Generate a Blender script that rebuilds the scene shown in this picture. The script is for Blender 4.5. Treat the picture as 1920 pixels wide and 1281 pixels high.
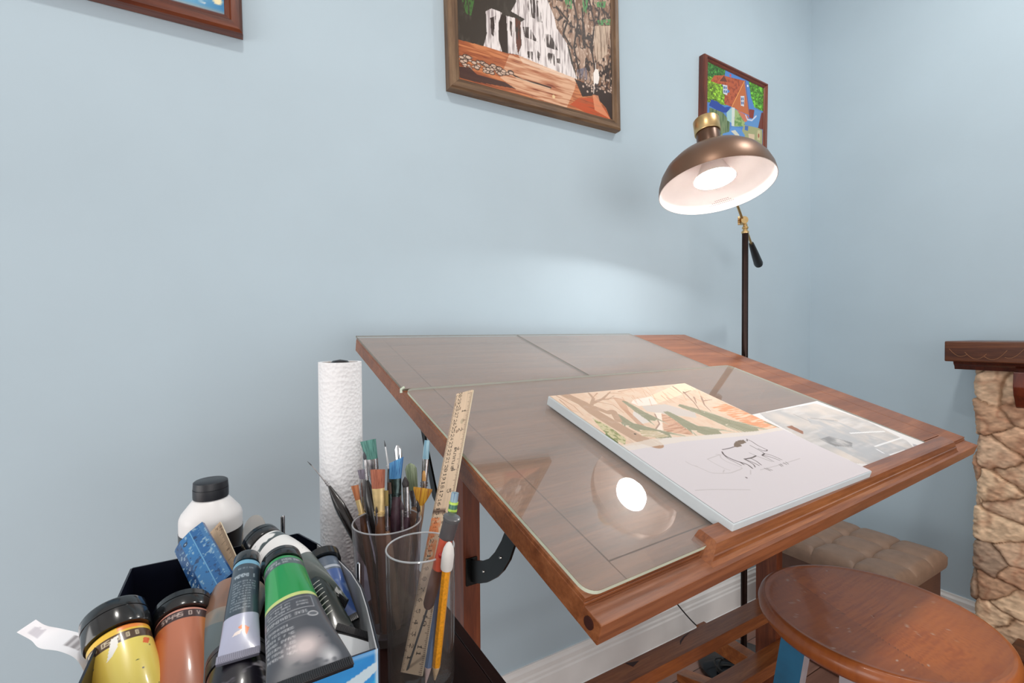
import bpy, bmesh, math, random
import numpy as np
from mathutils import Vector, Matrix

for o in list(bpy.data.objects):
    bpy.data.objects.remove(o)
S = bpy.context.scene
COL = S.collection
random.seed(4)

# ------------------------------------------------------------------ camera
F, PITCH, ROLL, YAW = 879.9, 1.05, -0.32, 30.39
EYE = np.array([0.0, 0.0, 1.10])
_p, _r, _w = np.radians([PITCH, ROLL, YAW])
_Rz = np.array([[np.cos(_w), -np.sin(_w), 0], [np.sin(_w), np.cos(_w), 0], [0, 0, 1]])
_Rx = np.array([[1, 0, 0], [0, np.cos(_p), -np.sin(_p)], [0, np.sin(_p), np.cos(_p)]])
_Ry = np.array([[np.cos(_r), 0, np.sin(_r)], [0, 1, 0], [-np.sin(_r), 0, np.cos(_r)]])
CM = _Ry @ _Rx @ _Rz            # rows: right, forward, up
cd = bpy.data.cameras.new('camera')
cam = bpy.data.objects.new('camera', cd)
COL.objects.link(cam)
cd.sensor_width = 36.0
cd.lens = F / 1920 * 36.0
cd.clip_start = 0.01
mw = Matrix.Identity(4)
for i in range(3):
    mw[i][0] = CM[0][i]
    mw[i][1] = CM[2][i]
    mw[i][2] = -CM[1][i]
    mw[i][3] = EYE[i]
cam.matrix_world = mw
S.camera = cam

# ------------------------------------------------------------------ light and exposure
wd = bpy.data.worlds.new('world')
S.world = wd
wd.use_nodes = True
wd.node_tree.nodes['Background'].inputs[0].default_value = (1.0, 0.975, 0.95, 1)
wd.node_tree.nodes['Background'].inputs[1].default_value = 0.72
S.view_settings.view_transform = 'Standard'
S.view_settings.look = 'None'
S.view_settings.gamma = 1
S.view_settings.exposure = -0.06
S.view_settings.use_curve_mapping = False
LAMP_STRENGTH = 125.0


def lamp_area(name, loc, size, energy, rot=(0, 0, 0), color=(1, 1, 1), shape='DISK'):
    l = bpy.data.lights.new(name, 'AREA')
    l.shape = shape
    l.size = size
    l.energy = energy
    l.color = color
    o = bpy.data.objects.new(name, l)
    o.location = loc
    o.rotation_euler = rot
    COL.objects.link(o)
    return o


lamp_area('ceiling_lamp_light', (1.55, 0.25, 2.70), 0.14, 9.0, color=(1.0, 0.96, 0.9))
lamp_area('ceiling_lamp_light', (0.0, 0.25, 2.70), 0.14, 8.0, color=(1.0, 0.96, 0.9))


# unseen area lights added low behind and left of the camera as fill
for loc, rz, en in (((0.3, -2.55, 0.80), 0.0, 31.0), ((-2.55, -0.2, 0.80), -math.pi / 2, 32.0)):
    dl = lamp_area('added_fill_light', loc, 2.2, en, (math.pi / 2, 0, rz), (1.0, 0.98, 0.96), 'RECTANGLE')
    dl.data.size_y = 1.5


# ------------------------------------------------------------------ measuring helpers
def ray(px, py):
    return CM.T @ np.array([(px - 960.0) / F, 1.0, -(py - 640.5) / F])


def at(px, py, t):
    return EYE + t * ray(px, py)


def hit(px, py, p0, n):
    r = ray(px, py)
    return EYE + r * (np.dot(np.asarray(p0, float) - EYE, n) / np.dot(r, n))


def onx(px, py, a): return hit(px, py, (a, 0, 0), np.array([1., 0, 0]))
def ony(px, py, b): return hit(px, py, (0, b, 0), np.array([0, 1., 0]))
def onz(px, py, z): return hit(px, py, (0, 0, z), np.array([0, 0, 1.]))


def nrm(v):
    v = np.asarray(v, float)
    return v / np.linalg.norm(v)


class Fr:
    def __init__(s, O=(0, 0, 0), X=(1, 0, 0), Y=(0, 1, 0), Z=None):
        s.O = np.asarray(O, float)
        s.X = nrm(X)
        s.Y = np.asarray(Y, float)
        s.Y = nrm(s.Y - s.X * (s.Y @ s.X))
        s.Z = np.cross(s.X, s.Y) if Z is None else nrm(Z)

    def w(s, P):
        P = np.asarray(P, float)
        return s.O + P[..., 0:1] * s.X + P[..., 1:2] * s.Y + P[..., 2:3] * s.Z

    def trace(s, ox, oy, sc):
        """pixel of an enlarged look at the photo -> metres on this plane"""
        def f(*pts):
            out = []
            for x, y in pts:
                d = hit(ox + x / sc, oy + y / sc, s.O, s.Z) - s.O
                out.append((d @ s.X, d @ s.Y))
            return out
        return f

    def at(s, P, X=None, Y=None):
        return Fr(s.w(np.asarray(P, float)), s.X if X is None else X, s.Y if Y is None else Y)


W0 = Fr()


def smooth_path(P, n=24):
    P = [np.asarray(p, float) for p in P]
    Q = [2 * P[0] - P[1]] + P + [2 * P[-1] - P[-2]]
    out = []
    for i in range(1, len(Q) - 2):
        for k in range(n):
            t = k / n
            out.append(0.5 * ((2 * Q[i]) + (-Q[i - 1] + Q[i + 1]) * t + (2 * Q[i - 1] - 5 * Q[i] + 4 * Q[i + 1] - Q[i + 2]) * t * t + (-Q[i - 1] + 3 * Q[i] - 3 * Q[i + 1] + Q[i + 2]) * t ** 3))
    out.append(P[-1])
    return out



def axis_frame(P, D, hint=(0, 0, 1)):
    """frame with Z along D"""
    Z = nrm(D)
    h = np.asarray(hint, float)
    X = h - Z * (h @ Z)
    if np.linalg.norm(X) < 1e-4:
        h = np.array([1., 0, 0])
        X = h - Z * (h @ Z)
    X = nrm(X)
    return Fr(P, X, np.cross(Z, X))


# ------------------------------------------------------------------ materials
def s2l(c):
    c = np.asarray(c, float) / 255.0
    return np.where(c <= 0.04045, c / 12.92, ((c + 0.055) / 1.055) ** 2.4)


def newmat(name):
    m = bpy.data.materials.new(name)
    m.use_nodes = True
    nt = m.node_tree
    return m, nt, nt.nodes['Principled BSDF']


def col4(c):
    r = s2l(c)
    return (r[0], r[1], r[2], 1)


def link(nt, a, b): nt.links.new(a, b)


def texnode(nt, scale=(1, 1, 1)):
    a = nt.nodes.new('ShaderNodeAttribute')
    a.attribute_name = 'tex'
    m = nt.nodes.new('ShaderNodeMapping')
    m.inputs['Scale'].default_value = scale
    link(nt, a.outputs['Vector'], m.inputs['Vector'])
    return m.outputs['Vector']


def noise(nt, vec, scale, detail=4, rough=0.5, dist=0.0):
    n = nt.nodes.new('ShaderNodeTexNoise')
    n.inputs['Scale'].default_value = scale
    n.inputs['Detail'].default_value = detail
    n.inputs['Roughness'].default_value = rough
    n.inputs['Distortion'].default_value = dist
    link(nt, vec, n.inputs['Vector'])
    return n.outputs['Fac']


def ramp(nt, fac, stops):
    r = nt.nodes.new('ShaderNodeValToRGB')
    el = r.color_ramp.elements
    while len(el) < len(stops):
        el.new(0.5)
    for e, (p, c) in zip(el, stops):
        e.position = p
        e.color = c if len(c) == 4 else col4(c)
    link(nt, fac, r.inputs['Fac'])
    return r.outputs['Color']


def bump(nt, bs, h, strength, dist=0.002):
    b = nt.nodes.new('ShaderNodeBump')
    b.inputs['Strength'].default_value = strength
    b.inputs['Distance'].default_value = dist
    link(nt, h, b.inputs['Height'])
    link(nt, b.outputs['Normal'], bs.inputs['Normal'])


def plain(name, c, rough=0.5, metal=0.0, spec=0.5, vary=0.05, scale=30, bmp=0.0, coat=0.0, alpha=1.0):
    m, nt, bs = newmat(name)
    bs.inputs['Roughness'].default_value = rough
    bs.inputs['Metallic'].default_value = metal
    bs.inputs['Specular IOR Level'].default_value = spec
    bs.inputs['Coat Weight'].default_value = coat
    bs.inputs['Coat Roughness'].default_value = 0.12
    v = texnode(nt)
    n = noise(nt, v, scale)
    c = np.asarray(c, float)
    link(nt, ramp(nt, n, [(0.3, tuple(np.clip(c * (1 - vary), 0, 255))), (0.7, tuple(np.clip(c * (1 + vary), 0, 255)))]), bs.inputs['Base Color'])
    if bmp:
        bump(nt, bs, n, bmp)
    if alpha < 1:
        bs.inputs['Alpha'].default_value = alpha
    return m


def wood(name, dark, mid, light, grain='x', rough=0.35, coat=0.0, sc=1.0, contrast=1.0, spec=0.5, ring=True):
    m, nt, bs = newmat(name)
    k = {'x': (3, 40, 40), 'y': (40, 3, 40), 'z': (40, 40, 3)}[grain]
    v = texnode(nt, tuple(q * sc for q in k))
    n1 = noise(nt, v, 1.0, 8, 0.6, 0.8)
    c1 = ramp(nt, n1, [(0.5 - 0.22 / contrast, dark), (0.5, mid), (0.5 + 0.22 / contrast, light)])
    v2 = texnode(nt, tuple(q * sc * 8 for q in k))
    n2 = noise(nt, v2, 1.0, 3, 0.6)
    mix = nt.nodes.new('ShaderNodeMix')
    mix.data_type = 'RGBA'
    mix.blend_type = 'MULTIPLY'
    mix.inputs[0].default_value = 0.35
    link(nt, c1, mix.inputs[6])
    link(nt, ramp(nt, n2, [(0.35, (150, 130, 120)), (0.6, (255, 255, 255))]), mix.inputs[7])
    link(nt, mix.outputs[2], bs.inputs['Base Color'])
    bs.inputs['Roughness'].default_value = rough
    bs.inputs['Specular IOR Level'].default_value = spec
    bs.inputs['Coat Weight'].default_value = coat
    bs.inputs['Coat Roughness'].default_value = 0.15
    bump(nt, bs, n2, 0.15, 0.0008)
    return m


def vcol(name, rough=0.5, spec=0.4, coat=0.0, bmp=0.0, bscale=200, alpha=1.0):
    m, nt, bs = newmat(name)
    a = nt.nodes.new('ShaderNodeAttribute')
    a.attribute_name = 'Col'
    link(nt, a.outputs['Color'], bs.inputs['Base Color'])
    bs.inputs['Roughness'].default_value = rough
    bs.inputs['Specular IOR Level'].default_value = spec
    bs.inputs['Coat Weight'].default_value = coat
    bs.inputs['Coat Roughness'].default_value = 0.08
    bs.inputs['Alpha'].default_value = alpha
    if bmp:
        v = texnode(nt)
        bump(nt, bs, noise(nt, v, bscale, 4), bmp, 0.001)
    return m


def clearglass(name, tint=(1, 1, 1), rough=0.02, ior=1.5, haze=0.0, smudge=0.0):
    m = bpy.data.materials.new(name)
    m.use_nodes = True
    nt = m.node_tree
    nt.nodes.clear()
    out = nt.nodes.new('ShaderNodeOutputMaterial')
    tr = nt.nodes.new('ShaderNodeBsdfTransparent')
    tr.inputs[0].default_value = (*tint, 1)
    gl = nt.nodes.new('ShaderNodeBsdfGlossy')
    gl.inputs['Roughness'].default_value = rough
    geo = nt.nodes.new('ShaderNodeNewGeometry')
    dt = nt.nodes.new('ShaderNodeVectorMath')
    dt.operation = 'DOT_PRODUCT'
    link(nt, geo.outputs['Normal'], dt.inputs[0])
    link(nt, geo.outputs['Incoming'], dt.inputs[1])

    def mth(op, x, y=None):
        q = nt.nodes.new('ShaderNodeMath')
        q.operation = op
        for i_, w_ in enumerate((x, y)):
            if w_ is None:
                continue
            if isinstance(w_, (int, float)):
                q.inputs[i_].default_value = w_
            else:
                link(nt, w_, q.inputs[i_])
        return q.outputs[0]
    r0 = ((ior - 1) / (ior + 1)) ** 2
    k5 = mth('POWER', mth('SUBTRACT', 1.0, mth('ABSOLUTE', dt.outputs['Value'])), 5.0)
    fz = mth('ADD', mth('MULTIPLY', k5, 1 - r0), r0)
    mx = nt.nodes.new('ShaderNodeMixShader')
    link(nt, fz, mx.inputs[0])
    link(nt, tr.outputs[0], mx.inputs[1])
    link(nt, gl.outputs[0], mx.inputs[2])
    last = mx.outputs[0]
    if smudge:
        v = texnode(nt, (30, 4, 30))
        n = noise(nt, v, 6, 5, 0.6, 1.0)
        r = nt.nodes.new('ShaderNodeMapRange')
        r.inputs['From Min'].default_value = 0.35
        r.inputs['From Max'].default_value = 0.75
        r.inputs['To Min'].default_value = rough
        r.inputs['To Max'].default_value = rough + smudge
        link(nt, n, r.inputs['Value'])
        link(nt, r.outputs[0], gl.inputs['Roughness'])
    if haze:
        df = nt.nodes.new('ShaderNodeBsdfDiffuse')
        df.inputs[0].default_value = (0.76, 0.66, 0.57, 1)
        m2 = nt.nodes.new('ShaderNodeMixShader')
        m2.inputs[0].default_value = haze
        link(nt, last, m2.inputs[1])
        link(nt, df.outputs[0], m2.inputs[2])
        last = m2.outputs[0]
    link(nt, last, out.inputs[0])
    return m


def emit(name, c, s):
    m, nt, bs = newmat(name)
    bs.inputs['Base Color'].default_value = (0.9, 0.9, 0.9, 1)
    bs.inputs['Emission Color'].default_value = (*c, 1)
    bs.inputs['Emission Strength'].default_value = s
    return m


# ------------------------------------------------------------------ mesh builder
WL = {}


class MB:
    def __init__(s):
        s.v, s.f, s.t, s.c = [], [], [], []
        s.n = 0

    def add(s, V, Fc, T=None, C=None):
        V = np.asarray(V, float).reshape(-1, 3)
        T = V if T is None else np.asarray(T, float).reshape(-1, 3)
        s.v.append(V)
        s.t.append(T)
        s.c.append(np.ones((len(V), 3)) if C is None else np.asarray(C, float).reshape(-1, 3))
        s.f += [tuple(i + s.n for i in f) for f in Fc]
        s.n += len(V)
        return s

    def box(s, x0, x1, y0, y1, z0, z1, bev=0.0, fr=W0, C=None):
        bm = bmesh.new()
        bmesh.ops.create_cube(bm, size=1)
        for v in bm.verts:
            v.co = Vector(((x0 + x1) / 2 + v.co.x * (x1 - x0), (y0 + y1) / 2 + v.co.y * (y1 - y0), (z0 + z1) / 2 + v.co.z * (z1 - z0)))
        if bev:
            bmesh.ops.bevel(bm, geom=bm.edges[:], offset=bev, segments=2, profile=0.6, affect='EDGES')
        L = np.array([v.co[:] for v in bm.verts])
        fs = [tuple(v.index for v in f.verts) for f in bm.faces]
        bm.free()
        return s.add(fr.w(L), fs, L, None if C is None else np.tile(s2l(C), (len(L), 1)))

    def prism(s, poly, h0, h1, fr=W0, C=None, bev=0.0):
        """polygon in the frame's X,Y extruded along Z from h0 to h1"""
        bm = bmesh.new()
        vs = [bm.verts.new((x, y, h0)) for x, y in poly]
        f = bm.faces.new(vs)
        r = bmesh.ops.extrude_face_region(bm, geom=[f])
        bmesh.ops.translate(bm, verts=[e for e in r['geom'] if isinstance(e, bmesh.types.BMVert)], vec=(0, 0, h1 - h0))
        bmesh.ops.recalc_face_normals(bm, faces=bm.faces[:])
        if bev:
            bmesh.ops.bevel(bm, geom=bm.edges[:], offset=bev, segments=2, profile=0.6, affect='EDGES')
        bm.verts.index_update()
        L = np.array([v.co[:] for v in bm.verts])
        fs = [tuple(v.index for v in q.verts) for q in bm.faces]
        bm.free()
        return s.add(fr.w(L), fs, L, None if C is None else np.tile(s2l(C), (len(L), 1)))

    def lathe(s, prof, n=32, fr=W0, sx=1.0, sy=1.0, C=None):
        """prof: (r, z) list; closed where r == 0"""
        V, Fc = [], []
        a = np.linspace(0, 2 * np.pi, n, endpoint=False)
        for r, z in prof:
            V += [(r * np.cos(q) * sx, r * np.sin(q) * sy, z) for q in a]
        m = len(prof)
        for i in range(m - 1):
            for j in range(n):
                k = (j + 1) % n
                Fc.append((i * n + j, i * n + k, (i + 1) * n + k, (i + 1) * n + j))
        L = np.array(V)
        return s.add(fr.w(L), Fc, L, None if C is None else np.tile(s2l(C), (len(L), 1)))

    def sweep(s, pts, rad, n=12, flat=None, hint=(0, 0, 1), C=None):
        """tube along points; rad: number or list; flat: list of (a, b) half sizes instead"""
        P = [np.asarray(p, float) for p in pts]
        m = len(P)
        if not hasattr(rad, '__len__'):
            rad = [rad] * m
        V, T = [], []
        a = np.linspace(0, 2 * np.pi, n, endpoint=False)
        prev = None
        ln = 0
        for i in range(m):
            d = P[min(i + 1, m - 1)] - P[max(i - 1, 0)]
            if i:
                ln += np.linalg.norm(P[i] - P[i - 1])
            fr = axis_frame(P[i], d, hint if prev is None else prev)
            prev = fr.X
            ra, rb = (rad[i], rad[i]) if flat is None else flat[i]
            for q in a:
                V.append(P[i] + ra * np.cos(q) * fr.X + rb * np.sin(q) * fr.Y)
                T.append((ra * np.cos(q), rb * np.sin(q), ln))
        Fc = []
        for i in range(m - 1):
            for j in range(n):
                k = (j + 1) % n
                Fc.append((i * n + j, i * n + k, (i + 1) * n + k, (i + 1) * n + j))
        Fc.append(tuple(range(n - 1, -1, -1)))
        Fc.append(tuple(range((m - 1) * n, m * n)))
        return s.add(V, Fc, T, None if C is None else np.tile(s2l(C), (len(V), 1)))

    def grid(s, P, C=None, T=None, close_u=False):
        """P: ny x nx x 3 array"""
        ny, nx = P.shape[:2]
        idx = np.arange(nx * ny).reshape(ny, nx)
        if close_u:
            idx = np.concatenate([idx, idx[:, :1]], 1)
        a, b, c, d = idx[:-1, :-1].ravel(), idx[:-1, 1:].ravel(), idx[1:, 1:].ravel(), idx[1:, :-1].ravel()
        return s.add(P.reshape(-1, 3), list(zip(a.tolist(), b.tolist(), c.tolist(), d.tolist())), T, C)

    def build(s, name, mat, parent=None, loc=None, smooth=False, merge=False):
        V = np.concatenate(s.v)
        T = np.concatenate(s.t)
        C = np.concatenate(s.c)
        if parent is not None:
            base = WL[parent.name]
        elif loc is not None:
            base = np.asarray(loc, float)
        else:
            base = np.array([(V[:, 0].min() + V[:, 0].max()) / 2, (V[:, 1].min() + V[:, 1].max()) / 2, V[:, 2].min()])
        me = bpy.data.meshes.new(name)
        me.from_pydata((V - base).tolist(), [], s.f)
        at_ = me.attributes.new('tex', 'FLOAT_VECTOR', 'POINT')
        at_.data.foreach_set('vector', T.astype(np.float32).ravel())
        ca = me.color_attributes.new('Col', 'FLOAT_COLOR', 'POINT')
        ca.data.foreach_set('color', np.concatenate([C, np.ones((len(C), 1))], 1).astype(np.float32).ravel())
        me.validate()
        me.update()
        bm = bmesh.new()
        bm.from_mesh(me)
        if merge:
            bmesh.ops.remove_doubles(bm, verts=bm.verts[:], dist=1e-5)
        bmesh.ops.recalc_face_normals(bm, faces=bm.faces[:])
        bm.to_mesh(me)
        bm.free()
        if smooth:
            me.polygons.foreach_set('use_smooth', [True] * len(me.polygons))
            if smooth == 'auto':
                me.set_sharp_from_angle(angle=math.radians(38))
        me.materials.append(mat)
        o = bpy.data.objects.new(name, me)
        COL.objects.link(o)
        if parent is not None:
            o.parent = parent
        else:
            o.location = base
        WL[o.name] = base
        return o


def tag(o, label, cat, group=None, kind=None):
    o['label'] = label
    o['category'] = cat
    if group:
        o['group'] = group
    if kind:
        o['kind'] = kind
    return o


def thing(name, label, cat, loc, group=None):
    o = bpy.data.objects.new(name, None)
    o.empty_display_size = 0.05
    o.location = loc
    COL.objects.link(o)
    WL[o.name] = np.asarray(loc, float)
    return tag(o, label, cat, group)


def struct(o):
    o['kind'] = 'structure'
    return o


# ------------------------------------------------------------------ small raster painter (paint on real surfaces, stored per vertex)
class Pic:
    def __init__(s, W, H, res, base=(255, 255, 255), x0=0.0, y0=0.0, seed=1):
        s.W, s.H = W, H
        s.nx, s.ny = int(round(W / res)) + 1, int(round(H / res)) + 1
        s.X, s.Y = np.meshgrid(np.linspace(x0, x0 + W, s.nx), np.linspace(y0, y0 + H, s.ny))
        s.A = np.ones((s.ny, s.nx, 3)) * np.asarray(base, float)
        s.rng = np.random.default_rng(seed)

    def mix(s, m, c, a=1.0):
        m = (np.asarray(m, float) * a)[..., None]
        s.A = s.A * (1 - m) + np.asarray(c, float) * m
        return s

    def polymask(s, pts):
        inside = np.zeros(s.X.shape, bool)
        n = len(pts)
        for i in range(n):
            x1, y1 = pts[i]
            x2, y2 = pts[(i + 1) % n]
            if y1 == y2:
                continue
            c = ((s.Y < y1) != (s.Y < y2)) & (s.X < (x2 - x1) * (s.Y - y1) / (y2 - y1) + x1)
            inside ^= c
        return inside

    def poly(s, pts, c, a=1.0, tex=None, lo=0.0, hi=1.0):
        m = s.polymask(pts).astype(float)
        if tex is not None:
            m = m * np.clip((tex - lo) / (hi - lo), 0, 1)
        return s.mix(m, c, a)

    def line(s, pts, w, c, a=1.0, w2=None):
        m = np.zeros(s.X.shape)
        n = len(pts) - 1
        for i in range(n):
            (x1, y1), (x2, y2) = pts[i], pts[i + 1]
            dx, dy = x2 - x1, y2 - y1
            L = dx * dx + dy * dy + 1e-12
            t = np.clip(((s.X - x1) * dx + (s.Y - y1) * dy) / L, 0, 1)
            d = np.hypot(s.X - x1 - t * dx, s.Y - y1 - t * dy)
            ww = w if w2 is None else w + (w2 - w) * ((i + t) / n)
            px = s.W / s.nx
            m = np.maximum(m, np.clip((ww / 2 - d) / px + 0.5, 0, 1))
        return s.mix(m, c, a)

    def spot(s, p, r, c, a=1.0, ry=None):
        ry = r if ry is None else ry
        d = np.hypot((s.X - p[0]) / r, (s.Y - p[1]) / ry)
        return s.mix(np.clip((1 - d) * 4, 0, 1), c, a)

    def noise(s, sx, sy=None, octv=3):
        sy = sx if sy is None else sy
        out = np.zeros(s.X.shape)
        amp, tot = 1.0, 0
        for o in range(octv):
            gx, gy = int(s.W / sx * 2 ** o) + 3, int(s.H / sy * 2 ** o) + 3
            g = s.rng.random((gy, gx))
            u = (s.X - s.X.min()) / s.W * (gx - 2)
            v = (s.Y - s.Y.min()) / s.H * (gy - 2)
            i, j = u.astype(int), v.astype(int)
            fu, fv = u - i, v - j
            fu, fv = fu * fu * (3 - 2 * fu), fv * fv * (3 - 2 * fv)
            val = g[j, i] * (1 - fu) * (1 - fv) + g[j, i + 1] * fu * (1 - fv) + g[j + 1, i] * (1 - fu) * fv + g[j + 1, i + 1] * fu * fv
            out += val * amp
            tot += amp
            amp *= 0.55
        return out / tot

    def marks(s, x0, x1, y, h, c, a=1.0, gap=0.35, step=None):
        """a run of small letter-like strokes"""
        step = step or h * 0.8
        x = x0
        while x < x1:
            wd_ = step * s.rng.uniform(0.45, 0.75)
            if s.rng.random() > 0.16:
                k = s.rng.integers(0, 4)
                t = h * 0.2
                if k == 0:
                    s.line([(x, y), (x, y + h)], t, c, a)
                    s.line([(x, y + h * .5), (x + wd_, y + h * .5), (x + wd_, y)], t, c, a)
                elif k == 1:
                    s.line([(x, y), (x + wd_ / 2, y + h), (x + wd_, y)], t, c, a)
                elif k == 2:
                    s.line([(x, y), (x, y + h), (x + wd_, y + h), (x + wd_, y), (x, y)], t, c, a)
                else:
                    s.line([(x + wd_, y + h), (x, y + h), (x, y + h / 2), (x + wd_, y + h / 2), (x + wd_, y), (x, y)], t, c, a)
            x += step
        return s

    def lin(s):
        return s2l(np.clip(s.A, 0, 255)).reshape(-1, 3)

    def mesh(s, fr, mb, z=0.0):
        L = np.stack([s.X, s.Y, np.full(s.X.shape, z)], -1)
        mb.grid(fr.w(L), s.lin(), L)
        return mb


FONT = {'0': '0E11131519110E', '1': '040C040404040E', '2': '0E11010204081F', '3': '1F02040201110E', '4': '02060A121F0202',
        '5': '1F101E0101110E', '6': '0608101E11110E', '7': '1F010204080808', '8': '0E11110E11110E', '9': '0E11110F01020C'}


def glyph(pic, ch, org, right, up, c):
    """5x7 digit; org = lower left, right/up = vectors for one cell"""
    rows = [int(FONT[ch][i:i + 2], 16) for i in range(0, 14, 2)]
    for r, bits in enumerate(rows):
        for q in range(5):
            if bits >> (4 - q) & 1:
                a = np.array(org) + np.array(right) * q + np.array(up) * (6 - r)
                P = [a, a + right, a + np.array(right) + up, a + up]
                pic.poly([tuple(k) for k in P], c)


# ================================================================== THE ROOM
WA = 1.137
WB = 2.213
CEIL = 2.75
M_wall = plain('wall_paint', (185, 203, 214), 0.75, spec=0.25, vary=0.012, scale=3, bmp=0.03)
M_trim = plain('trim_paint', (244, 242, 240), 0.4, vary=0.02, scale=9)
M_ceil = plain('ceiling_paint', (238, 237, 235), 0.8, vary=0.01, scale=4)


def floor_mat():
    m, nt, bs = newmat('floor_planks')
    v = texnode(nt)
    sep = nt.nodes.new('ShaderNodeMapping')
    sep.inputs['Rotation'].default_value = (0, 0, 0.0)
    link(nt, v, sep.inputs['Vector'])
    b = nt.nodes.new('ShaderNodeTexBrick')
    b.inputs['Scale'].default_value = 1.0
    b.inputs['Brick Width'].default_value = 0.9
    b.inputs['Row Height'].default_value = 0.1
    b.inputs['Mortar Size'].default_value = 0.0015
    b.inputs['Color1'].default_value = col4((176, 138, 124))
    b.inputs['Color2'].default_value = col4((150, 112, 98))
    b.inputs['Mortar'].default_value = col4((70, 45, 36))
    link(nt, sep.outputs[0], b.inputs['Vector'])
    v2 = texnode(nt, (3, 50, 1))
    n = noise(nt, v2, 1.0, 6, 0.6)
    mix = nt.nodes.new('ShaderNodeMix')
    mix.data_type = 'RGBA'
    mix.blend_type = 'MULTIPLY'
    mix.inputs[0].default_value = 0.5
    link(nt, b.outputs['Color'], mix.inputs[6])
    link(nt, ramp(nt, n, [(0.3, (150, 130, 120)), (0.7, (255, 250, 245))]), mix.inputs[7])
    link(nt, mix.outputs[2], bs.inputs['Base Color'])
    bs.inputs['Roughness'].default_value = 0.3
    return m


def wall_with_speck(name, x0, x1, y0, y1, z0, z1):
    return struct(MB().box(x0, x1, y0, y1, z0, z1).build(name, M_wall))


wall_with_speck('wall_back', -2.6, WB + 0.1, WA, WA + 0.1, 0, CEIL)
wall_with_speck('wall_right', WB, WB + 0.1, -2.6, WA, 0, CEIL)
struct(MB().box(-2.6, WB + 0.1, -2.6, WA + 0.1, -0.05, 0).build('floor', floor_mat()))
struct(MB().box(-2.6, WB + 0.1, -2.6, WA + 0.1, CEIL, CEIL + 0.05).build('ceiling', M_ceil))


def base_prof(h):
    return [(0, 0), (0.024, 0), (0.024, 0.012), (0.018, 0.022), (0.015, 0.024), (0.015, h * 0.66), (0.0125, h * 0.70), (0.0125, h * 0.76),
            (0.010, h * 0.80), (0.010, h * 0.90), (0.006, h * 0.95), (0.005, h), (0, h)]


b = MB().prism(base_prof(0.14), -2.6, WB, Fr((0, WA, 0), (0, -1, 0), (0, 0, 1), (1, 0, 0)))
struct(b.build('baseboard_back', M_trim))
b = MB().prism(base_prof(0.152), 0.55, WA - 0.0245, Fr((WB, 0, 0), (-1, 0, 0), (0, 0, 1), (0, 1, 0)))
struct(b.build('baseboard_right', M_trim))

# recessed ceiling lamps (they carry the two ceiling lights)
M_emit_ceil = emit('ceiling_lens_glow', (1, 0.96, 0.9), 6.0)
for i, (x, y, lb) in enumerate([(1.55, 0.25, 'round recessed ceiling lamp nearer the corner of the two walls'), (0.0, 0.25, 'round recessed ceiling lamp above the paint box')]):
    r = thing('ceiling_lamp', lb, 'ceiling lamp', (x, y, CEIL - 0.012), 'recessed ceiling lamps')
    MB().lathe([(0.075, CEIL - 0.001), (0.098, CEIL - 0.001), (0.095, CEIL - 0.012), (0.078, CEIL - 0.010), (0.075, CEIL - 0.001)], 40, Fr((x, y, 0))).build('trim_ring', M_trim, r, smooth='auto')
    MB().lathe([(0.0001, CEIL - 0.004), (0.0745, CEIL - 0.004), (0.0745, CEIL - 0.001), (0.0001, CEIL - 0.001)], 40, Fr((x, y, 0))).build('lens', M_emit_ceil, r, smooth='auto')

# ================================================================== FRAMED PAINTINGS
def frame_on_wall(name, label, BL, BR, height, depth, fw, wood_m, lip_m, painter, res, back_dark=0.0):
    """BL, BR: outer bottom corners on the front plane of the frame"""
    BL, BR = np.asarray(BL), np.asarray(BR)
    Wd = np.linalg.norm(BR - BL)
    X = nrm(BR - BL)
    fr = Fr(BL, X, (0, 0, 1))
    fr.Z = np.array([0, -1., 0])
    root = thing(name, label, 'painting', (BL[0] + Wd / 2, WA, BL[2]))
    fb = MB()
    prof = [(0, -depth), (fw, -depth), (fw, -0.008), (fw - 0.004, -0.004), (fw - 0.009, -0.005), (fw - 0.012, 0.0), (0.006, 0.0), (0.001, -0.004), (0, -0.010)]
    cor = [(0, 0), (Wd, 0), (Wd, height), (0, height)]
    inw = [(1, 1), (-1, 1), (-1, -1), (1, -1)]
    for k in range(4):
        (xa, ya), (xb, yb) = cor[k], cor[(k + 1) % 4]
        ia, ib = inw[k], inw[(k + 1) % 4]
        V, T = [], []
        for (cx_, cy_), iw, side in (((xa, ya), ia, 0), ((xb, yb), ib, 1)):
            for q, z in prof:
                V.append((cx_ + iw[0] * q, cy_ + iw[1] * q, z))
                T.append((side * (Wd if k % 2 == 0 else height) + k * 3.1, q + k, z))
        n = len(prof)
        Fc = [(i, (i + 1) % n, n + (i + 1) % n, n + i) for i in range(n)] + [tuple(range(n)), tuple(range(2 * n - 1, n - 1, -1))]
        fb.add(fr.w(np.array(V)), Fc, T)
    fb.build('frame', wood_m, root)
    iw_, ih_ = Wd - 2 * fw, height - 2 * fw
    MB().box(fw - 0.001, Wd - fw + 0.001, fw - 0.001, height - fw + 0.001, -depth + 0.001, -depth + 0.004, 0, fr).build('backing_board', lip_m, root)
    cf = Fr(fr.w(np.array([fw, fw, -0.009])), fr.X, fr.Y)
    cf.Z = fr.Z
    pic = painter(cf, iw_, ih_, res)
    mb = MB()
    pic.mesh(cf, mb)
    mb.box(0, iw_, 0, ih_, -0.012, -0.0006, 0, cf, C=(90, 75, 60))
    mb.build('canvas', vcol(name + '_paint', 0.45, 0.3, bmp=0.15, bscale=500), root)
    return root


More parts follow.
